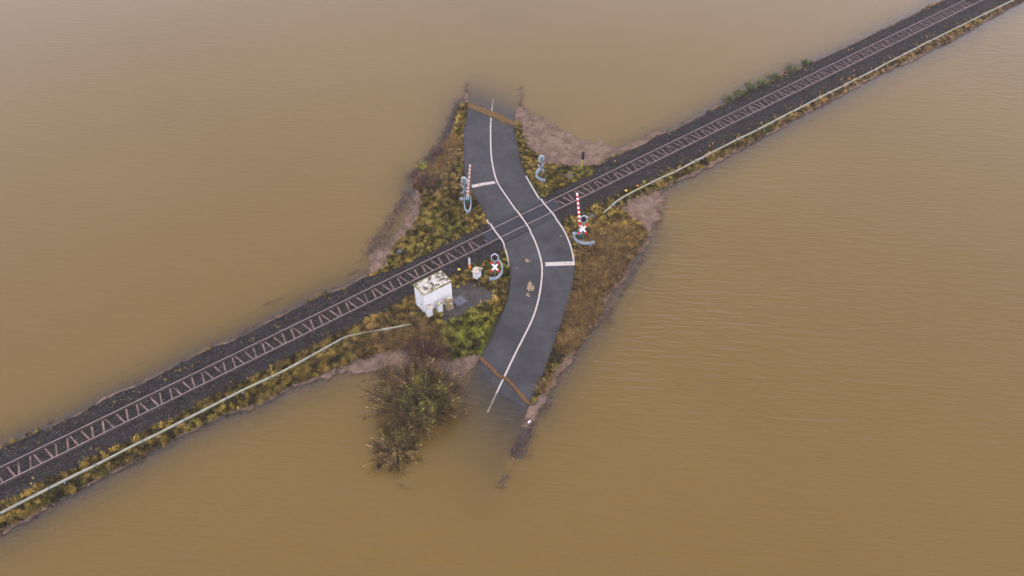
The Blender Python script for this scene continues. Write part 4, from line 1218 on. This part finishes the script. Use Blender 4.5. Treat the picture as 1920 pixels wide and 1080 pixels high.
# ------------------------------------------------------------------ crossing signals, barriers, guard rails
def signal(px, py, rz, label, h=3.2, cross=True):
    """light signal on a pole with a St Andrew's cross; faces -y before turning"""
    x, y, z = px_ground(px, py)
    t = thing('crossing_signal', (x, y, z), rz, label, 'signal', 'crossing signals beside the road')
    MB().tube([(0, 0.0, -0.2), (0, 0, h - 0.25)], 0.06, 10).box((0, 0, 0.05), (0.34, 0.34, 0.14), bevel=0.02).build('pole', M['pole'], t, True)

    def octa(w, hh_, c):
        k = w * 0.5; k2 = hh_ * 0.26
        return [(-k, c - hh_ / 2 + k2), (0, c - hh_ / 2), (k, c - hh_ / 2 + k2), (k, c + hh_ / 2 - k2), (0, c + hh_ / 2), (-k, c + hh_ / 2 - k2)]
    c = h - 0.48
    MB().prism(octa(0.66, 1.0, c), -0.12, -0.05).build('board_rim', M['white2'], t)
    MB().prism(octa(0.50, 0.80, c), -0.145, -0.118).build('board', M['black'], t)
    MB().box((0, 0.02, c), (0.34, 0.16, 0.6), bevel=0.02).build('lamp_housing', M['pole'], t)
    for dz_, mk in ((0.15, 'lens'), (-0.15, 'lensy')):
        mb = MB().tube([(0, -0.146, c + dz_), (0, -0.175, c + dz_)], 0.10, 14)
        l_ = mb.build('lamp', M[mk], t)
        hood = MB()
        vs = []
        for yy, r_ in ((-0.14, 0.125), (-0.32, 0.125)):
            vs += [(math.cos(a_) * r_, yy, c + dz_ + math.sin(a_) * r_) for a_ in np.linspace(-0.2, 3.34, 10)]
            vs += [(math.cos(a_) * (r_ - 0.012), yy, c + dz_ + math.sin(a_) * (r_ - 0.012)) for a_ in np.linspace(3.34, -0.2, 10)]
        fs = [(k, (k + 1) % 20, (k + 1) % 20 + 20, k + 20) for k in range(20)] + [tuple(range(20)), tuple(39 - k for k in range(20))]
        hood.add(vs, fs).build('hood', M['black'], l_)
    if cross:
        cz = h - 1.62
        cr_ = bpy.data.objects.new('tmp', None)
        mb = MB()
        for s_, yo in ((-1, 0), (1, -0.022)):
            an_ = math.radians(57) * s_
            for a0, a1, mi in ((-0.74, -0.44, 1), (-0.44, 0.44, 0), (0.44, 0.74, 1)):
                dx, dz_ = math.cos(an_), math.sin(an_)
                nx_, nz_ = -dz_ * 0.095, dx * 0.095
                poly = [(dx * a0 + nx_, cz + dz_ * a0 + nz_), (dx * a0 - nx_, cz + dz_ * a0 - nz_), (dx * a1 - nx_, cz + dz_ * a1 - nz_), (dx * a1 + nx_, cz + dz_ * a1 + nz_)]
                mb.prism(poly, -0.12 + yo, -0.095 + yo, mi)
        bpy.data.objects.remove(cr_)
        mb.build('warning_cross', [M['white'], M['red']], t)
        bk = MB()
        for s_ in (-1, 1):
            bk.box((0, -0.082 + 0.003 * s_, cz), (0.19, 0.004, 1.44))
            for q_ in range(8 * (0 if s_ < 0 else 1) + 0, 8 * (0 if s_ < 0 else 1) + 8):
                v_ = bk.v[q_]; a_ = math.radians(33) * s_
                bk.v[q_] = (v_[0] * math.cos(a_) + (v_[2] - cz) * math.sin(a_), v_[1], cz - v_[0] * math.sin(a_) + (v_[2] - cz) * math.cos(a_))
        bk.build('cross_back', M['galv'], t)
        MB().box((0, -0.065, cz), (0.14, 0.07, 0.5)).build('bracket', M['pole'], t)
    return t


M['white2'] = mat('grey_white_rim', (0.40, 0.44, 0.50), 0.5)
FACE = -YAW                    # facing the camera side, along the road
signal(928.5, 523, FACE, 'signal with black board and red-tipped white cross by the hut side of the crossing')
signal(1091.5, 451, FACE - 0.1, 'signal with black board and red-tipped white cross beside the eastern barrier')
signal(1014.5, 339, math.pi + FACE + 0.5, 'signal seen from behind on the grass right of the upper road', 3.2)
signal(872, 377, math.pi + FACE - 0.35, 'signal seen from behind beside the western barrier', 3.0)


M['cream'] = mat('cream_back_of_arm', (0.55, 0.48, 0.42), 0.6)
M['fadedred'] = mat('faded_orange_red', (0.42, 0.16, 0.10), 0.6)


def barrier(px, py, rz, tilt, L, label, faded=False):
    x, y, z = px_ground(px, py)
    t = thing('barrier', (x, y, z), rz, label, 'barrier', 'raised half barriers of the crossing')
    MB().box((0, 0, 0.42), (0.52, 0.44, 1.0), bevel=0.03).box((0, 0, -0.05), (0.7, 0.6, 0.2)).build('drive_housing', M['green'], t)
    arm = MB()
    nb = 18
    seg = L / nb
    dx, dz_ = math.sin(tilt), math.cos(tilt)
    for i in range(nb):
        a0, a1 = i * seg, (i + 1) * seg
        w0 = 0.125 - 0.035 * i / nb
        nx_, nz_ = dz_ * w0, -dx * w0
        b0 = (dx * a0, 0.95 + dz_ * a0); b1 = (dx * a1, 0.95 + dz_ * a1)
        arm.prism([(b0[0] - nx_, b0[1] - nz_), (b0[0] + nx_, b0[1] + nz_), (b1[0] + nx_, b1[1] + nz_), (b1[0] - nx_, b1[1] - nz_)], -0.30, -0.24, i % 2)
    arm.build('arm', [M['red'], M['white']] if not faded else [M['fadedred'], M['cream']], t)
    MB().box((0, -0.25, 0.9), (0.34, 0.14, 0.42), bevel=0.02).build('arm_hub', M['galv'], t)
    MB().box((-0.36, -0.27, 0.78), (0.46, 0.10, 0.12)).box((-0.62, -0.27, 0.76), (0.26, 0.2, 0.3), bevel=0.02).build('counterweight', M['galv'], t)
    return t


barrier(1087.5, 446, FACE, -0.13, 4.7, 'raised red and white barrier on the eastern side of the crossing')
barrier(877.5, 381, FACE, 0.10, 4.0, 'raised pale and faded red barrier on the western side of the crossing', True)


def guard(pxs, label, zt=0.62):
    pts = resample([at(*p, 0.95) for p in pxs], 0.12)
    z0 = tz(*pts[len(pts) // 2]); pts = resample([at(*p, z0 + zt) for p in pxs], 0.12)
    o0 = pts[0]
    t = thing('guard_rail', (float(o0[0]), float(o0[1]), z0), 0, label, 'guard rail', 'curved guard rails round the crossing signals')
    prof = [(0.0, 0.155), (0.055, 0.13), (0.055, 0.06), (0.0, 0.02), (0.0, -0.02), (0.055, -0.06), (0.055, -0.13), (0.0, -0.155)]
    prof2 = [(p[0] - 0.035, p[1]) for p in prof[::-1]]
    pr = prof + prof2
    vs = []
    for i in range(len(pts)):
        tt_ = pts[min(i + 1, len(pts) - 1)] - pts[max(i - 1, 0)]; tt_ /= np.linalg.norm(tt_)
        nn = np.array([-tt_[1], tt_[0]])
        for p in pr:
            q_ = pts[i] - o0 + nn * p[0] * 1.0
            vs.append((q_[0], q_[1], zt - 0.155 + p[1]))
    n_ = len(pr)
    fs = [(i * n_ + k, i * n_ + (k + 1) % n_, (i + 1) * n_ + (k + 1) % n_, (i + 1) * n_ + k) for i in range(len(pts) - 1) for k in range(n_)]
    fs += [tuple(range(n_)), tuple((len(pts) - 1) * n_ + k for k in range(n_))[::-1]]
    MB().add(vs, fs).build('beam', M['galv'], t)
    k = max(2, len(pts) // 8)
    for i in np.linspace(2, len(pts) - 3, 3 if len(pts) > 14 else 2).astype(int):
        q_ = pts[i] - o0
        MB().box((q_[0], q_[1], (zt - 0.3) / 2), (0.1, 0.07, zt + 0.2)).build('post', M['galv'], t)
    for e_ in (0, len(pts) - 1):
        q_ = pts[e_] - o0
        MB().tube([(q_[0], q_[1], zt - 0.32), (q_[0], q_[1], zt + 0.01)], 0.09, 10).build('end_cap', M['galv'], t)


guard([(932, 484), (938, 489), (941.5, 500), (939, 511), (930, 519), (918.6, 520.5)], 'curved steel guard rail round the signal by the hut')
guard([(1075, 436), (1077, 443), (1082, 449), (1092, 453), (1102, 453.5), (1113, 452.5)], 'curved steel guard rail in front of the eastern barrier')
guard([(1013, 314), (1007, 318), (1005, 325), (1010, 332), (1021, 336)], 'curved steel guard rail round the signal right of the upper road')
guard([(871, 366), (870, 378), (872, 389), (876.5, 394.5), (881.5, 389), (883, 378), (882, 368)], 'U-shaped steel guard rail at the foot of the western barrier')

# dark railway signal on a yellowish post
x, y, z = px_ground(1090.5, 316)
t = thing('track_signal', (x, y, z), FACE - 0.2, 'narrow black track signal on a yellowish post at the edge of the straw mat', 'track signal')
MB().tube([(0, 0, -0.2), (0, 0, 2.1)], 0.075, 8).build('post', M['ypole'], t)
MB().box((0.06, -0.06, 1.72), (0.30, 0.08, 1.0), bevel=0.02).build('board', M['black'], t)
MB().tube([(0.06, -0.10, 1.35), (0.06, -0.14, 1.35)], 0.06, 10).build('lamp', M['lens'], t)

# thin moist air over the flood
hz = MB().box((60, 60, 26.2), (420, 420, 57.6)).build('haze', (lambda m_: m_)(bpy.data.materials.new('haze_air')))
hm = hz.data.materials[0]; hm.use_nodes = True; hm.node_tree.nodes.clear()
ho = hm.node_tree.nodes.new('ShaderNodeOutputMaterial'); hv = hm.node_tree.nodes.new('ShaderNodeVolumePrincipled')
hv.inputs['Density'].default_value = 0.00035; hv.inputs['Color'].default_value = (0.93, 0.93, 0.95, 1)
hm.node_tree.links.new(hv.outputs[0], ho.inputs['Volume'])
tag(hz, 'thin pale haze over the flood', 'haze', kind='stuff')

# litter caught at the tip of the eastern verge
x, y = at(990.5, 794)
t = MB().tube([(0, 0, 0), (0.16, 0.04, 0.0), (0.22, 0.05, 0.0), (0.28, 0.07, 0.0)], 0.09, 10, r2=0.035).build('plastic_bottle', M['white'])
t.location = (float(x), float(y), 0.09); tag(t, 'pale plastic bottle caught in the flotsam at the southern tip of the eastern verge', 'bottle')
